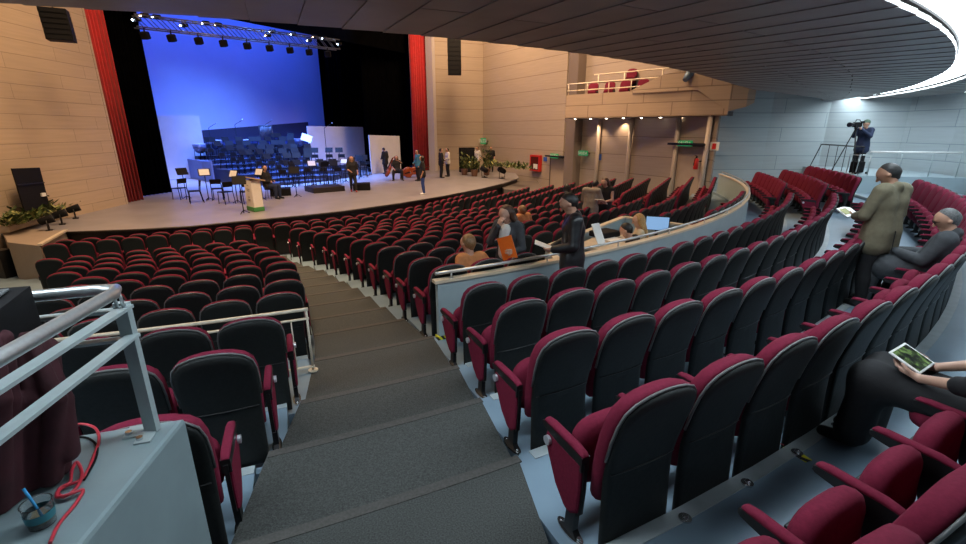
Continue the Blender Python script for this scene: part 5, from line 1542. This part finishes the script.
# --- woman in black with a tablet
zf = zfloor('R5'); rr = ROWS['R5'][0] - .18
da = math.degrees(.53 / ROWS['R5'][0]); a = -63.50 + 4 * da
q = pol(rr + .0, a, zf)
tab_woman = person('person in a black dress seated with a tablet held over the knees', (q.x, q.y, zf), a + 180, SIT,
    dict(pel=(0, .04, .50), wai=(0, -.01, .68), che=(0, -.04, .90), nek=(0, -.04, 1.07), hed=(0, .03, 1.22), face=(-.05, .8, -.6), shL=(-.18, -.04, 1.01), shR=(.18, -.04, 1.01), elL=(-.25, .08, .71), elR=(.24, .09, .71), wrL=(-.13, .305, .62), wrR=(.12, .305, .62),
         hdL=(.35, .92, .05), hdR=(-.25, .95, .0), pnL=(.35, .1, .8), pnR=(-.2, .1, .9),
         hpL=(-.10, .06, .49), hpR=(.10, .06, .49), knL=(-.10, .52, .50), knR=(.11, .52, .50), anL=(-.10, .55, .085), anR=(.10, .54, .085), toL=(-.11, .69, .03), toR=(.11, .68, .03)),
    .011, 1.0, 'skin_fair', 'long', 'hair_brown', 'black_cloth', .62, .0, 'black_cloth', skirt=.98, slim=.86, hand_h=.005, curl=.35)
t = empty('tablet'); tag(t, 'white-framed tablet in the hands of the person in black', 'tablet')
Rt = Matrix.Rotation(.42, 3, 'X') @ Matrix.Rotation(.0, 3, 'Z')
MB().box((0, .395, .675), (.245, .175, .009), Rt, 0, .004).build('frame', M['white'], t)
def screen_mat():
    m, nt, bs = node_mat('tablet_screen')
    tc = nt.nodes.new('ShaderNodeTexCoord'); nz = nt.nodes.new('ShaderNodeTexNoise'); nz.inputs['Scale'].default_value = 22
    cr = nt.nodes.new('ShaderNodeValToRGB'); cr.color_ramp.elements[0].color = (.004, .006, .004, 1); cr.color_ramp.elements[0].position = .42
    cr.color_ramp.elements[1].color = (.10, .16, .05, 1); cr.color_ramp.elements[1].position = .75
    nt.links.new(tc.outputs['Object'], nz.inputs['Vector']); nt.links.new(nz.outputs['Fac'], cr.inputs['Fac'])
    nt.links.new(cr.outputs['Color'], bs.inputs['Base Color']); nt.links.new(cr.outputs['Color'], bs.inputs['Emission Color']); bs.inputs['Emission Strength'].default_value = .8; bs.inputs['Roughness'].default_value = .12
    return m
c_ = Rt @ Vector((0, 0, .0052))
MB().box(Vector((0, .395, .675)) + c_, (.205, .150, .002), Rt).build('screen', screen_mat(), t)
t.location = tab_woman.location; t.rotation_euler = tab_woman.rotation_euler

# --- man in the black leather jacket at the partition
zf = zfloor('R1'); p = px(572, 262, 2.0); Y = 5.42
u = 572; zc_ = Y * math.cos(PITCH) + 1.5 * math.sin(PITCH); X = (u - 483) / FPX * zc_
jack_man = person('man in a black leather jacket standing at the curved partition with papers', (X, Y, zf), 172, STAND,
    dict(hed=(0, .075, 1.60), face=(.05, .8, -.5), nek=(0, .02, 1.465), elL=(-.26, .0, 1.13), wrL=(-.19, .23, 1.07), elR=(.26, .0, 1.13), wrR=(.12, .23, 1.03), pnL=(.6, 0, .6), pnR=(-.6, 0, .6)),
    .013, .975, 'skin', 'short', 'hair_black', 'leather', 1.0, .10, 'black_cloth', slim=1.10, hand_h=.008, collar=True)
b = MB(); b.box((-.04, .35, 1.08), (.20, .25, .012), Matrix.Rotation(.35, 3, 'X')); held('papers', b, M['paper'], jack_man, 'white papers held by the man in the leather jacket', 'papers')

# --- woman with the orange folder
zf = zfloor('f13'); Y = 5.98; zc_ = Y * math.cos(PITCH) + 1.3 * math.sin(PITCH); X = (508 - 483) / FPX * zc_
fold_woman = person('brown-haired woman in a dark jacket clutching an orange folder, hand at her mouth', (X, Y, zf), 238, STAND,
    dict(hed=(0, .06, 1.60), face=(.25, .85, -.45), elR=(.26, .08, 1.16), wrR=(.05, .20, 1.44), hdR=(-.35, -.1, .9), pnR=(-.3, -1, 0), elL=(-.27, .05, 1.12), wrL=(-.22, .20, 1.10), hdL=(.3, .9, .1), pnL=(.9, -.2, 0)),
    .014, .90, 'skin_fair', 'long', 'hair_brown', 'charcoal', 1.0, .12, 'white_cloth', skirt=.6, slim=.84, hand_h=.008)
S = SDF(); S.cap((0, .075, 1.36), (0, .085, 1.02), .095, .10, .03); S.build('blouse', M['white_cloth'], .016, fold_woman)
M['orange'] = mat('orange_card', (.85, .16, .01), .5, var=.04)
b = MB(); b.box((-.13, .25, 1.15), (.24, .016, .33), Matrix.Rotation(.35, 3, 'Y')); held('folder', b, M['orange'], fold_woman, 'orange folder clutched by the woman in the dark jacket', 'folder')

# --- boy in the row before the partition
zf = zfloor('f13'); q0 = px(489, 262, 1.53); d = q0 - C0; d.z = 0; an = math.degrees(math.atan2(d.y, d.x)); q = pol(19.02 - .18, an, zf)
person('child with light hair in an orange patterned top, seated just before the partition', (q.x, q.y, zf), an + 172, SIT, dict(pel=(0, .10, .51), wai=(0, .06, .66), che=(-.03, .06, .82), nek=(-.05, .06, .98), hed=(-.06, .10, 1.11), shL=(-.18, .05, .92), shR=(.12, .05, .92), face=(-.4, .9, -.2), hpL=(-.1, .12, .52), hpR=(.1, .12, .52)), .016, .98, 'skin', 'short', 'hair_light', 'orange_knit', 1.0, .1, 'navy', slim=.9)

# --- grey-suited man and the woman in black sharing papers in the middle rows
zf = zfloor('f9'); Y = 12.5
def at_u(u, Y, h):
    zc_ = Y * math.cos(PITCH) + h * math.sin(PITCH); return (u - 483) / FPX * zc_
gm = person('man in a pale grey suit seen from behind, leaning over papers in the middle rows', (at_u(591, Y, 1.8), Y, zf), 62, STAND, dict(hed=(.05, .16, 1.56), face=(.25, .8, -.55), nek=(.02, .08, 1.44), che=(.01, .05, 1.29), elR=(.28, .10, 1.14), wrR=(.24, .36, 1.10), elL=(-.24, .08, 1.13), wrL=(-.05, .36, 1.10)), .02, .97, 'skin', 'short', 'hair_black', 'grey_suit', 1.0, .25, 'charcoal', slim=1.08)
bw = person('woman in a sleeveless black dress reading papers beside the grey suit', (at_u(605, 12.75, 1.8), 12.75, zf), 232, STAND, dict(hed=(.02, .05, 1.61), face=(.1, .8, -.5), elL=(-.24, .05, 1.14), wrL=(-.10, .28, 1.10), elR=(.24, .05, 1.14), wrR=(.10, .28, 1.10)), .02, .98, 'skin_fair', 'bob', 'hair_brown', 'black_cloth', 0.0, .1, 'black_cloth', skirt=.55, slim=.92)
b = MB(); b.box((.0, .42, 1.12), (.42, .30, .015), Matrix.Rotation(.5, 3, 'X')); held('papers', b, M['paper'], bw, 'white papers between the grey-suited man and the woman in black', 'papers')
# --- two seated heads among the front rows
def sit_in(row, u, v, label, block=None, drop=0.0, **kw):
    """seat a person on the row under picture point u, v"""
    r, h = ROWS[row]; q = px(u, v, h - .22); d = q - C0; d.z = 0; n = d.dot(N1); an = math.degrees(math.atan2(d.y, d.x))
    z = zfloor(row)
    if an > -27: q = lin1(r - .18, d.dot(T1), z); hd = -27.5 + 180
    else: q = pol(r - .18, an, z); hd = an + 180
    return person(label, (q.x, q.y, z), hd, SIT, dict(dict(pel=(0, .10, .53), wai=(0, .05, .69), che=(0, .02, .90), nek=(0, .02, 1.06), hed=(0, .05, 1.21), shL=(-.185, .02, 1.0), shR=(.185, .02, 1.0), hpL=(-.1, .12, .52), hpR=(.1, .12, .52)), **kw.pop('pose', {})), kw.pop('h', .022), 1.0, **kw)
sit_in('f7', 560, 188, 'dark-haired person turning aside, seated in rows near the exit door', hair='bob', hair_m='hair_black', top='black_cloth', pose=dict(face=(.9, .4, 0)))
sit_in('f9', 520, 209, 'small person with an orange top seated among empty middle rows', hair='short', hair_m='hair_light', top='orange_knit', pose=dict(hed=(0, .05, 1.14), nek=(0, .02, 1.02)))

# --- the sound booth crew
zf = ZC - 2.76
X = at_u(635, 8.1, 1.6)
person('blonde woman with long hair working at the sound booth screens', (X, 8.15, zf), 165, SIT, dict(face=(-.1, .9, -.25)), .018, .97, 'skin_fair', 'long', 'hair_blond', 'cream_cloth', 1.0, .1, 'navy', slim=.95)
X2 = at_u(627, 7.5, 1.65)
person('dark-haired man bending low over the sound booth desk', (X2, 7.5, zf), 150, SIT, dict(hed=(0, .02, 1.20), face=(0, .8, -.5), nek=(0, -.06, 1.06)), .018, .97, 'skin', 'short', 'hair_black', 'black_cloth', 1.0, .1, 'navy')
for (u, Y, lab) in ((None, 8.15, 'black office chair under the blonde woman in the sound booth'), (0, 7.5, 'black office chair under the man bending in the sound booth'), (648, 8.1, 'black chair empty beside the sound booth screen')):
    r = empty('office_chair', (X if u is None else (X2 if u == 0 else at_u(u, Y, 2.0)), Y, zf), math.radians(75 if u != 0 else 60)); tag(r, lab, 'chair')
    MB().box((0, 0, .40), (.42, .42, .07), None, 0, .03).build('seat', M['black_cloth'], r)
    MB().box((0, -.26, .68), (.40, .06, .42), Matrix.Rotation(-.1, 3, 'X'), 0, .03).build('backrest', M['black_cloth'], r)
    b = MB(); b.tube([(0, 0, .04), (0, 0, .38)], .03, 8); b.build('column', M['blackmetal'], r)
    b = MB()
    for k in range(5): b.bar((0, 0, .05), (.25 * math.cos(k * 1.257), .25 * math.sin(k * 1.257), .03), .04, .03)
    b.build('base', M['blackmetal'], r)
# desk, screens, papers
d0, d1 = px(596, 243, 1.85), px(640, 229, 1.85)
ds = empty('sound_desk', (0, 0, 0)); tag(ds, 'pale sound booth desk carrying papers and equipment', 'desk')
b = MB(); b.bar(Vector((1.75, 6.95, zf + .98)), Vector((2.55, 8.1, zf + .98)), .65, .04); b.build('desk_top', M['cap'], ds)
for q in ((1.55, 6.95), (1.95, 6.75), (2.35, 8.2), (2.75, 8.0)):
    b = MB(); b.bar((q[0], q[1], zf), (q[0], q[1], zf + .96), .05, .05); b.build('leg', M['blackmetal'], ds)
def on_desk(t, s, z=.745):
    z += .26 
    a = Vector((1.75, 6.95, 0)).lerp(Vector((2.55, 8.1, 0)), t); n = Vector((.82, -.57, 0)); return Vector((a.x + n.x * s, a.y + n.y * s, zf + z))
b = MB(); b.box(on_desk(.15, -.05, .93), (.17, .015, .34), rotz(35) @ Matrix.Rotation(-.5, 3, 'X')); tag(b.build('papers', M['paper']), 'tall white sheet propped up on the sound booth desk', 'papers')
b = MB(); b.box(on_desk(.50, .0, .755), (.30, .36, .012), rotz(30)); tag(b.build('papers', M['paper']), 'white sheets lying flat in the middle of the booth desk', 'papers')
b = MB(); b.box(on_desk(.62, -.18, .80), (.44, .34, .10), rotz(35), 0, .02); tag(b.build('mixing_console', M['black']), 'black mixing console on the sound booth desk', 'mixing console')
b = MB(); b.ball(Vector((2.55, 8.25, zf + .32)), .30, 14, 0, (1.1, .9, .95)); M['coat_grey'] = cloth('dark_grey_coat', (.07, .08, .10)); tag(b.build('coat', M['coat_grey']), 'dark grey coat heaped in the corner of the sound booth', 'coat')
mo = empty('computer_monitor', (at_u(657, 8.35, 1.7), 8.35, zf), math.radians(-20)); tag(mo, 'computer monitor glowing blue beside the blonde woman', 'monitor')
def mon_mat():
    m, nt, bs = node_mat('monitor_screen')
    bs.inputs['Base Color'].default_value = (.02, .03, .05, 1); bs.inputs['Emission Color'].default_value = (.25, .45, .75, 1); bs.inputs['Emission Strength'].default_value = .9
    return m
b = MB(); b.box((0, 0, 1.12), (.42, .03, .27), None, 0, .008); b.build('screen_frame', M['black'], mo)
b = MB(); b.box((0, -.017, 1.12), (.39, .004, .24)); b.build('screen', mon_mat(), mo)
b = MB(); b.tube([(0, .02, .0), (0, .02, 1.0)], .03, 6); b.disc((0, .02, .01), .14, h=.02, n=12); b.build('stand', M['black'], mo)

# --- people on the stage
def on_stage(u, v): p = px(u, v, HS); return (p.x, p.y, ZS + .003)
H_ = dict(h=.024)
person('woman in a dark top and blue trousers standing at the stage edge', on_stage(423.5, 194.5), 190, STAND, dict(face=(.2, 1, .1)), .024, .97, 'skin', 'tail', 'hair_black', 'black_cloth', .45, .05, 'denim', shoes='shoe_white', slim=.95)
person('man in a teal shirt standing behind the woman in blue trousers', on_stage(418.5, 181), 215, STAND, dict(elR=(.26, .02, 1.12), wrR=(.12, .22, 1.0)), .026, .98, 'skin', 'short', 'hair_black', 'teal', 1.0, .05, 'black_cloth')
person('man all in black talking by the beige wall, back half turned', on_stage(441.5, 178), 20, STAND, dict(elL=(-.26, .03, 1.13), wrL=(-.1, .22, 1.05)), .026, .99, 'skin', 'short', 'hair_black', 'black_cloth', 1.0, .1, 'black_cloth')
person('man in a white shirt and black trousers talking by the beige wall', on_stage(448, 176.5), 205, STAND, dict(elL=(-.26, .03, 1.13), wrL=(-.1, .22, 1.05)), .026, .98, 'skin', 'short', 'hair_black', 'white_cloth', 1.0, .05, 'black_cloth')
g1 = person('girl in dark clothes with red shoes walking on the stage', on_stage(354, 192), 290, STAND, dict(knL=(-.1, .14, .52), anL=(-.1, .18, .09), toL=(-.11, .33, .05), anR=(.1, -.20, .10), toR=(.11, -.05, .03), knR=(.1, -.02, .5), elR=(.24, .06, 1.13), wrR=(.12, .26, 1.05)), .024, .93, 'skin', 'tail', 'hair_light', 'black_cloth', .5, .05, 'black_cloth', shoes='shoe_red', slim=.92)
gu = person('man in dark clothes seated on a stool at the lectern side of the stage', on_stage(270, 198.5), -15, SIT, dict(), .026, 1.0, 'skin', 'short', 'hair_black', 'black_cloth', 1.0, .05, 'navy')
p = on_stage(270, 198.5); r = empty('stool', p); tag(r, 'black stool under the seated man on the stage', 'stool')
b = MB(); b.disc((0, 0, .40), .17, h=.05, n=16); b.build('seat', M['black_cloth'], r)
for k in range(4):
    b = MB(); b.tube([(.11 * math.cos(k * 1.571 + .8), .11 * math.sin(k * 1.571 + .8), .38), (.18 * math.cos(k * 1.571 + .8), .18 * math.sin(k * 1.571 + .8), 0)], .014, 5); b.build('leg', M['blackmetal'], r)
person('man in a dark suit standing before the small white screen', on_stage(386, 174), 150, STAND, dict(hed=(0, .08, 1.6), face=(0, .8, -.5), elL=(-.25, .05, 1.13), wrL=(-.12, .25, 1.0)), .026, .97, 'skin', 'short', 'hair_black', 'black_cloth', 1.0, .2, 'black_cloth')
p = on_stage(397.5, 180)
person('cellist in black seated with a red-brown cello', p, -75, SIT, dict(elL=(-.28, .10, .95), wrL=(-.12, .26, 1.08), elR=(.30, .08, .78), wrR=(.18, .34, .62), knL=(-.24, .40, .52), anL=(-.26, .38, .085), toL=(-.30, .52, .03), knR=(.24, .40, .52), anR=(.26, .38, .085), toR=(.30, .52, .03)), .026, 1.0, 'skin', 'bob', 'hair_brown', 'black_cloth', .5, .05, 'black_cloth')
place(oc0, (p[0], p[1], ZS), math.radians(-75) - math.pi / 2, 'black orchestra chair under the cellist', 'chair')
person('person in a dark top with a pale bag among the plants at the stage end', on_stage(491, 172), 250, STAND, dict(elR=(.26, .02, 1.12), wrR=(.15, .2, 1.0)), .028, .97, 'skin', 'short', 'hair_black', 'black_cloth', .5, .05, 'black_cloth')
person('person in a white shirt half hidden behind the plants at the stage end', on_stage(477.5, 172.5), 230, STAND, dict(), .028, .97, 'skin', 'short', 'hair_black', 'white_cloth', .5, .05, 'black_cloth')

# --- the cameraman on the raised platform
p = px(856, 172.5, 1.41)
cm = person('cameraman in navy with a green cap standing on the raised platform', (p.x, p.y, PZ), 200, STAND, dict(hed=(0, .06, 1.61), elR=(.27, .12, 1.22), wrR=(.10, .32, 1.48), elL=(-.26, .12, 1.22), wrL=(-.05, .30, 1.45), hdR=(0, .6, .4), hdL=(0, .6, .4)), .02, .99, 'skin', 'short', 'hair_black', 'navy', 1.0, .15, 'black_cloth')
S = SDF(); S.ball((0, .045, 1.665), .108, .02); S.cap((0, .12, 1.665), (0, .19, 1.655), .05, .035, .02); S.cut((0, 0, 1.655), (0, 0, -1)); S.build('cap', M['green_cap'], .014, cm)
vc = empty('video_camera'); tag(vc, 'black video camera on a tripod in front of the cameraman', 'camera')
vc.location = cm.location; vc.rotation_euler = cm.rotation_euler
MB().box((.0, .50, 1.58), (.12, .34, .16), None, 0, .02).build('camera_body', M['black'], vc)
b = MB(); b.tube([(0, .67, 1.58), (0, .80, 1.58), (0, .81, 1.58), (0, .90, 1.58)], [.05, .05, .07, .075], 12); b.build('lens', M['blackmetal'], vc)
b = MB(); b.tube([(0, .62, 1.68), (0, .58, 1.74), (0, .42, 1.74), (0, .38, 1.68)], .014, 6); b.build('handle', M['blackmetal'], vc)
b = MB(); b.box((-.08, .38, 1.66), (.06, .12, .07)); b.build('viewfinder', M['black'], vc)
for k in range(3):
    a = k * 2.094 + .5; b = MB(); b.tube([(0, .52, 1.46), (.42 * math.cos(a), .52 + .42 * math.sin(a), .02)], .018, 6); b.build('leg', M['blackmetal'], vc)
b = MB(); b.disc((0, .52, 1.48), .05, h=.08, n=10); b.build('tripod_head', M['blackmetal'], vc)
# small metal stand and box beside the cameraman
r = empty('equipment_trolley', (p.x - .35, p.y - .45, PZ), .3); tag(r, 'small steel trolley with a black case at the feet of the cameraman', 'trolley')
b = MB()
for sx in (-.25, .25): b.tube([(sx, -.15, .03), (sx, -.18, .62), (sx, .15, .62), (sx, .15, .03)], .016, 6)
b.tube([(-.25, -.18, .62), (.25, -.18, .62)], .016, 6); b.build('frame', M['steel'], r)
MB().box((-.02, .0, .22), (.36, .24, .36), None, 0, .02).build('case', M['black'], r)
for sx in (-.25, .25):
    b = MB(); b.disc((sx, -.15, .035), .035, (1, 0, 0), .03, 12); b.build('wheel', M['black'], r)

# --- tip the cushions down under everyone who sits in a theatre seat
b = MB(); rings = []
for z, g in ((.355, .80), (.365, .95), (.40, 1.0), (.435, .97), (.452, .85), (.458, .55)):
    ring = []
    for k in range(24):
        t = 2 * math.pi * k / 24; cx, sx = math.cos(t), math.sin(t)
        ring.append(Vector((.222 * g * math.copysign(abs(cx) ** .62, cx), .12 + .205 * g * math.copysign(abs(sx) ** .62, sx), z)))
    rings.append(ring)
b.loft(rings, 0, True, True, True)
mesh_of('cushion_down', b, M['maroon'])
for o in [o for o in bpy.data.objects if o.type == 'MESH' and o.name.split('.')[0] == 'person']:
    if not any(c.name.startswith(('skirt', 'trousers')) for c in o.children): continue
    best = min((sd for sd in SEATS if 'obj' in sd), key=lambda sd: (sd['pos'] - o.location).length)
    if (best['pos'] - o.location).length < .34 and abs(best['pos'].z - o.location.z) < .1 and o.get('seated'):
        for c in best['obj'].children:
            if c.name.split('.')[0] == 'seat_cushion':
                c.data = PROTO['cushion_down']
                for g in list(c.children): bpy.data.objects.remove(g)

# ================================================================== FOREGROUND LEFT: PARAPET, RAIL, CONSOLE
PH = ZC - 1.216; PB = ZC - 2.10
pp = [(-1.32, 1.75), (-1.10, .10), (-3.2, .10), (-3.2, 1.16)]
b = MB()
def inset(poly, d):
    c = Vector((sum(p[0] for p in poly) / 4, sum(p[1] for p in poly) / 4)); out = []
    for p in poly:
        v = Vector(p) - c; out.append(tuple(c + v * (1 - d / v.length)))
    return out
b.loft([[Vector((p[0], p[1], z)) for p in inset(pp, d)] for z, d in ((PB, 0), (PH - .018, 0), (PH - .004, .006), (PH, .022))])
M['parapet_near'] = mat('parapet_blue_grey', (.22, .29, .31), .38, var=.07, scale=5, bump=.03)
o = b.build('parapet', M['parapet_near']); tag(o, 'blue-grey parapet block of the control position beside the stairs', 'parapet')
def hz(x, y, h): return Vector((x, y, ZC - h))
rl = empty('guard_rail', hz(-1.40, 1.65, 1.216)); tag(rl, 'grey metal guard rail with round handrail bolted onto the parapet block', 'railing')
o0 = rl.location.copy()
def L_(p): return p - o0
hr = [hz(-2.6, 1.19, .57), hz(-2.0, 1.41, .57), hz(-1.44, 1.615, .57), hz(-1.375, 1.625, .57), hz(-1.345, 1.575, .57), hz(-1.335, 1.50, .57), hz(-1.25, 1.0, .57), hz(-1.06, -.1, .57)]
b = MB(); b.tube([L_(p) for p in hr], .022, 14); b.build('handrail', M['steel'], rl)
post = (-1.395, 1.66)
b = MB(); b.bar(L_(hz(post[0], post[1], 1.21)), L_(hz(post[0], post[1], .635)), .052, .026); b.build('post', M['greyrail'], rl)
for nm, h in (('upper_bar', .65), ('lower_bar', .77)):
    b = MB(); b.bar(L_(hz(-1.375, 1.66, h)), L_(hz(-1.08, -.1, h)), .045, .012); b.bar(L_(hz(-1.375, 1.66, h + .013)), L_(hz(-2.6, 1.22, h + .013)), .04, .012); b.build(nm, M['greyrail'], rl)
for dx in (-.012, .012):
    b = MB(); b.tube([L_(hz(post[0] + dx + .02, post[1] - .03, .65)), L_(hz(post[0] + dx + .03, post[1] - .05, .575))], .006, 6); b.build('bracket', M['steel'], rl)
for dx, dy in ((-.07, -.01), (.0, -.045)):
    pl = MB().box(L_(hz(post[0] + dx, post[1] + dy, 1.212)), (.06, .085, .008), rotz(18), 0, .002).build('base_plate', M['greyrail'], rl)
    b = MB(); b.disc(L_(hz(post[0] + dx - .008, post[1] + dy - .02, 1.203)), .013, h=.014, n=6); b.build('bolt', M['chrome'], pl)
p2 = (-1.86, 1.46)
b = MB(); b.bar(L_(hz(p2[0], p2[1], 1.21)), L_(hz(p2[0], p2[1], .60)), .05, .03); b.build('post', M['greyrail'], rl)
# far hand rail post behind
# lighting console on a stand, coat draped over it
cs = empty('lighting_console', hz(-1.74, 1.22, .62), math.radians(17)); tag(cs, 'black lighting console with angled top at the edge of the control position', 'console')
b = MB(); b.loft([[Vector((x, y, z)) for y, z in ((-.30, -.06), (.24, -.06), (.24, .10), (-.30, .03))] for x in (-.50, .24)]); b.build('body', M['black'], cs)
M['console_grey'] = mat('console_panel', (.10, .11, .115), .45, var=.15, scale=30)
b = MB(); R = Matrix.Rotation(math.atan2(.07, .54), 3, 'X'); b.box((-.13, -.03, .072), (.66, .48, .006), R); pn = b.build('control_panel', M['console_grey'], cs)
for i in range(5):
    b = MB(); b.box((-.38 + i * .12, -.03, .077), (.012, .34, .006), R); b.build('fader_slot', M['black'], pn)
    b = MB(); b.box((-.38 + i * .12, -.12 + .05 * i, .082 - .005 + .0065 * i), (.03, .045, .018), R); b.build('fader', M['steel'], pn)
sd_ = empty('console_stand', hz(-1.78, 1.18, 1.216), math.radians(17)); tag(sd_, 'dark folding stand carrying the lighting console on the parapet block', 'stand')
b = MB(); b.box((-.1, 0, .525), (.60, .42, .02)); b.build('shelf', M['blackmetal'], sd_)
for x in (-.36, .16):
    for y in (-.18, .18):
        b = MB(); b.tube([(x, y, 0), (x, y, .52)], .014, 6); b.build('leg', M['blackmetal'], sd_)
M['maroon_coat'] = cloth('dark_maroon_coat', (.045, .007, .012), .85, .25, 9, .5)
S = SDF(); rc = random.Random(4)
for i, (u, ut, vb, Y) in enumerate(((68, 40, 452, 1.42), (60, 34, 468, 1.44), (50, 28, 476, 1.38), (41, 22, 468, 1.42), (31, 15, 482, 1.36), (20, 8, 492, 1.38), (10, 2, 520, 1.30), (-4, -8, 530, 1.26), (-20, -20, 540, 1.28), (-38, -32, 540, 1.30), (-60, -50, 540, 1.32))):
    top = pxy(ut, 338 + 4 * (i % 2), Y + .04); mid_ = pxy(u - 4 + 5 * (i % 3), 400, Y - .02 * (i % 2)); bot = pxy(u, vb, Y - .03)
    r0 = rc.uniform(.024, .036)
    S.cap(top, mid_, r0 * .8, r0, .012); S.cap(mid_, bot, r0, r0 * 1.35, .012)
for i in range(9):
    u = -60 + 14 * i; S.cap(pxy(u * .8, 350, 1.48), pxy(u, 455, 1.44), .05, .055, .02)
for u, v, Y in ((8, 512, 1.30), (-10, 520, 1.28), (-34, 520, 1.3)): S.ball(pxy(u, v, Y), .05, .02)
S.cut((0, 0, PH + .004), (0, 0, -1))
o = S.build('coat', M['maroon_coat'], .009); tag(o, 'dark maroon coat hanging in folds below the lighting console', 'coat')
# cup with a blue straw
cp_ = px(40, 524, 1.214); r = empty('cup', (cp_.x + .01, cp_.y, PH)); tag(r, 'clear plastic cup with a blue straw on the parapet block', 'cup')
m, nt, bs = node_mat('clear_plastic'); bs.inputs['Base Color'].default_value = (.85, .9, .92, 1); bs.inputs['Transmission Weight'].default_value = .92; bs.inputs['Roughness'].default_value = .08; bs.inputs['IOR'].default_value = 1.3
M['clear'] = m
b = MB()
prof = [(.027, .001), (.034, .004), (.037, .05), (.039, .085), (.041, .088), (.0365, .085), (.0345, .05), (.031, .008), (.001, .007)]
b.loft([[Vector((q * math.cos(t), q * math.sin(t), z)) for t in np.linspace(0, 2 * math.pi, 25)[:-1]] for q, z in prof], 0, True, True, True)
b.build('vessel', M['clear'], r)
b = MB(); b.tube([(0, 0, .009), (0, 0, .028)], .031, 16); b.build('drink', mat('pale_drink', (.30, .24, .15), .2), r)
b = MB(); b.tube([(.026, -.01, .012), (-.028, .012, .10), (-.045, .018, .125)], .0042, 8); b.build('straw', mat('blue_straw', (.03, .30, .62), .4), r)
b = MB(); b.loft([[Vector((q * math.cos(t), q * math.sin(t), z)) for t in np.linspace(0, 2 * math.pi, 25)[:-1]] for q, z in ((.0375, .030), (.0392, .058))], 0, False, True, True); b.build('label_band', mat('teal_band', (.02, .16, .20), .4), r)
# red cable coil
def cable(name, pts, r, m, label):
    P = [Vector(p) for p in pts]; out = []
    for i in range(len(P) - 1):
        p0, p1, p2, p3 = P[max(i - 1, 0)], P[i], P[i + 1], P[min(i + 2, len(P) - 1)]
        for t in np.linspace(0, 1, 9)[:-1]:
            out.append(.5 * ((2 * p1) + (p2 - p0) * t + (2 * p0 - 5 * p1 + 4 * p2 - p3) * t * t + (3 * p1 - p0 - 3 * p2 + p3) * t ** 3))
    out.append(P[-1]); b = MB(); b.tube(out, r, 8); o = b.build(name, m); tag(o, label, 'cable'); return o
M['red_cable'] = mat('red_cable', (.50, .03, .05), .4, var=.1)
def pt(u, v, e=.006): 
    q = px(u, v, 1.216 - e); return q
cable('cable', [pt(68, 430), pt(80, 424), pt(95, 428), pt(99, 440), pt(94, 455), pt(88, 470), pt(80, 480, .014), pt(66, 486, .014), pt(58, 492, .012), pt(64, 497, .014), pt(76, 488, .016), pt(82, 474, .016), pt(77, 462, .016), pt(72, 470, .014), pt(70, 482, .018), pt(60, 488, .018), pt(57, 497, .02), pt(70, 494, .022), pt(83, 490, .012), pt(76, 503), pt(66, 515), pt(57, 527), pt(50, 543)], .0055, M['red_cable'], 'red cable coiled beside the cup on the parapet block')
cable('cable', [pt(75, 437), pt(88, 438), pt(97, 446), pt(96, 458), pt(90, 470), pt(84, 480)], .004, M['black'], 'thin black cable running beside the red coil')
# tape and cable on the floor by the near seats
zf = zfloor('R5')
a_, b_ = px(786, 446, 1.965), px(809, 461, 1.965); t_ = (b_ - a_).normalized(); s_ = Vector((-t_.y, t_.x, 0)) * .03
b = MB(); b.loft([[Vector((q.x, q.y, zf + .001)), Vector((q.x, q.y, zf + .004)), Vector((w.x, w.y, zf + .004)), Vector((w.x, w.y, zf + .001))] for q, w in ((a_ - s_, a_ + s_), (b_ - s_, b_ + s_))])
tag(b.build('hazard_tape', M['tape']), 'short yellow and black tape strip on the floor before the near seats', 'tape')
cable('cable', [px(784, 445, 1.955), px(776, 443, 1.955), px(768, 448, 1.955), px(758, 452, 1.955), px(763, 454, 1.955), px(772, 449, 1.955)], .004, M['red_cable'], 'thin red cable end lying on the floor beside the hazard tape')
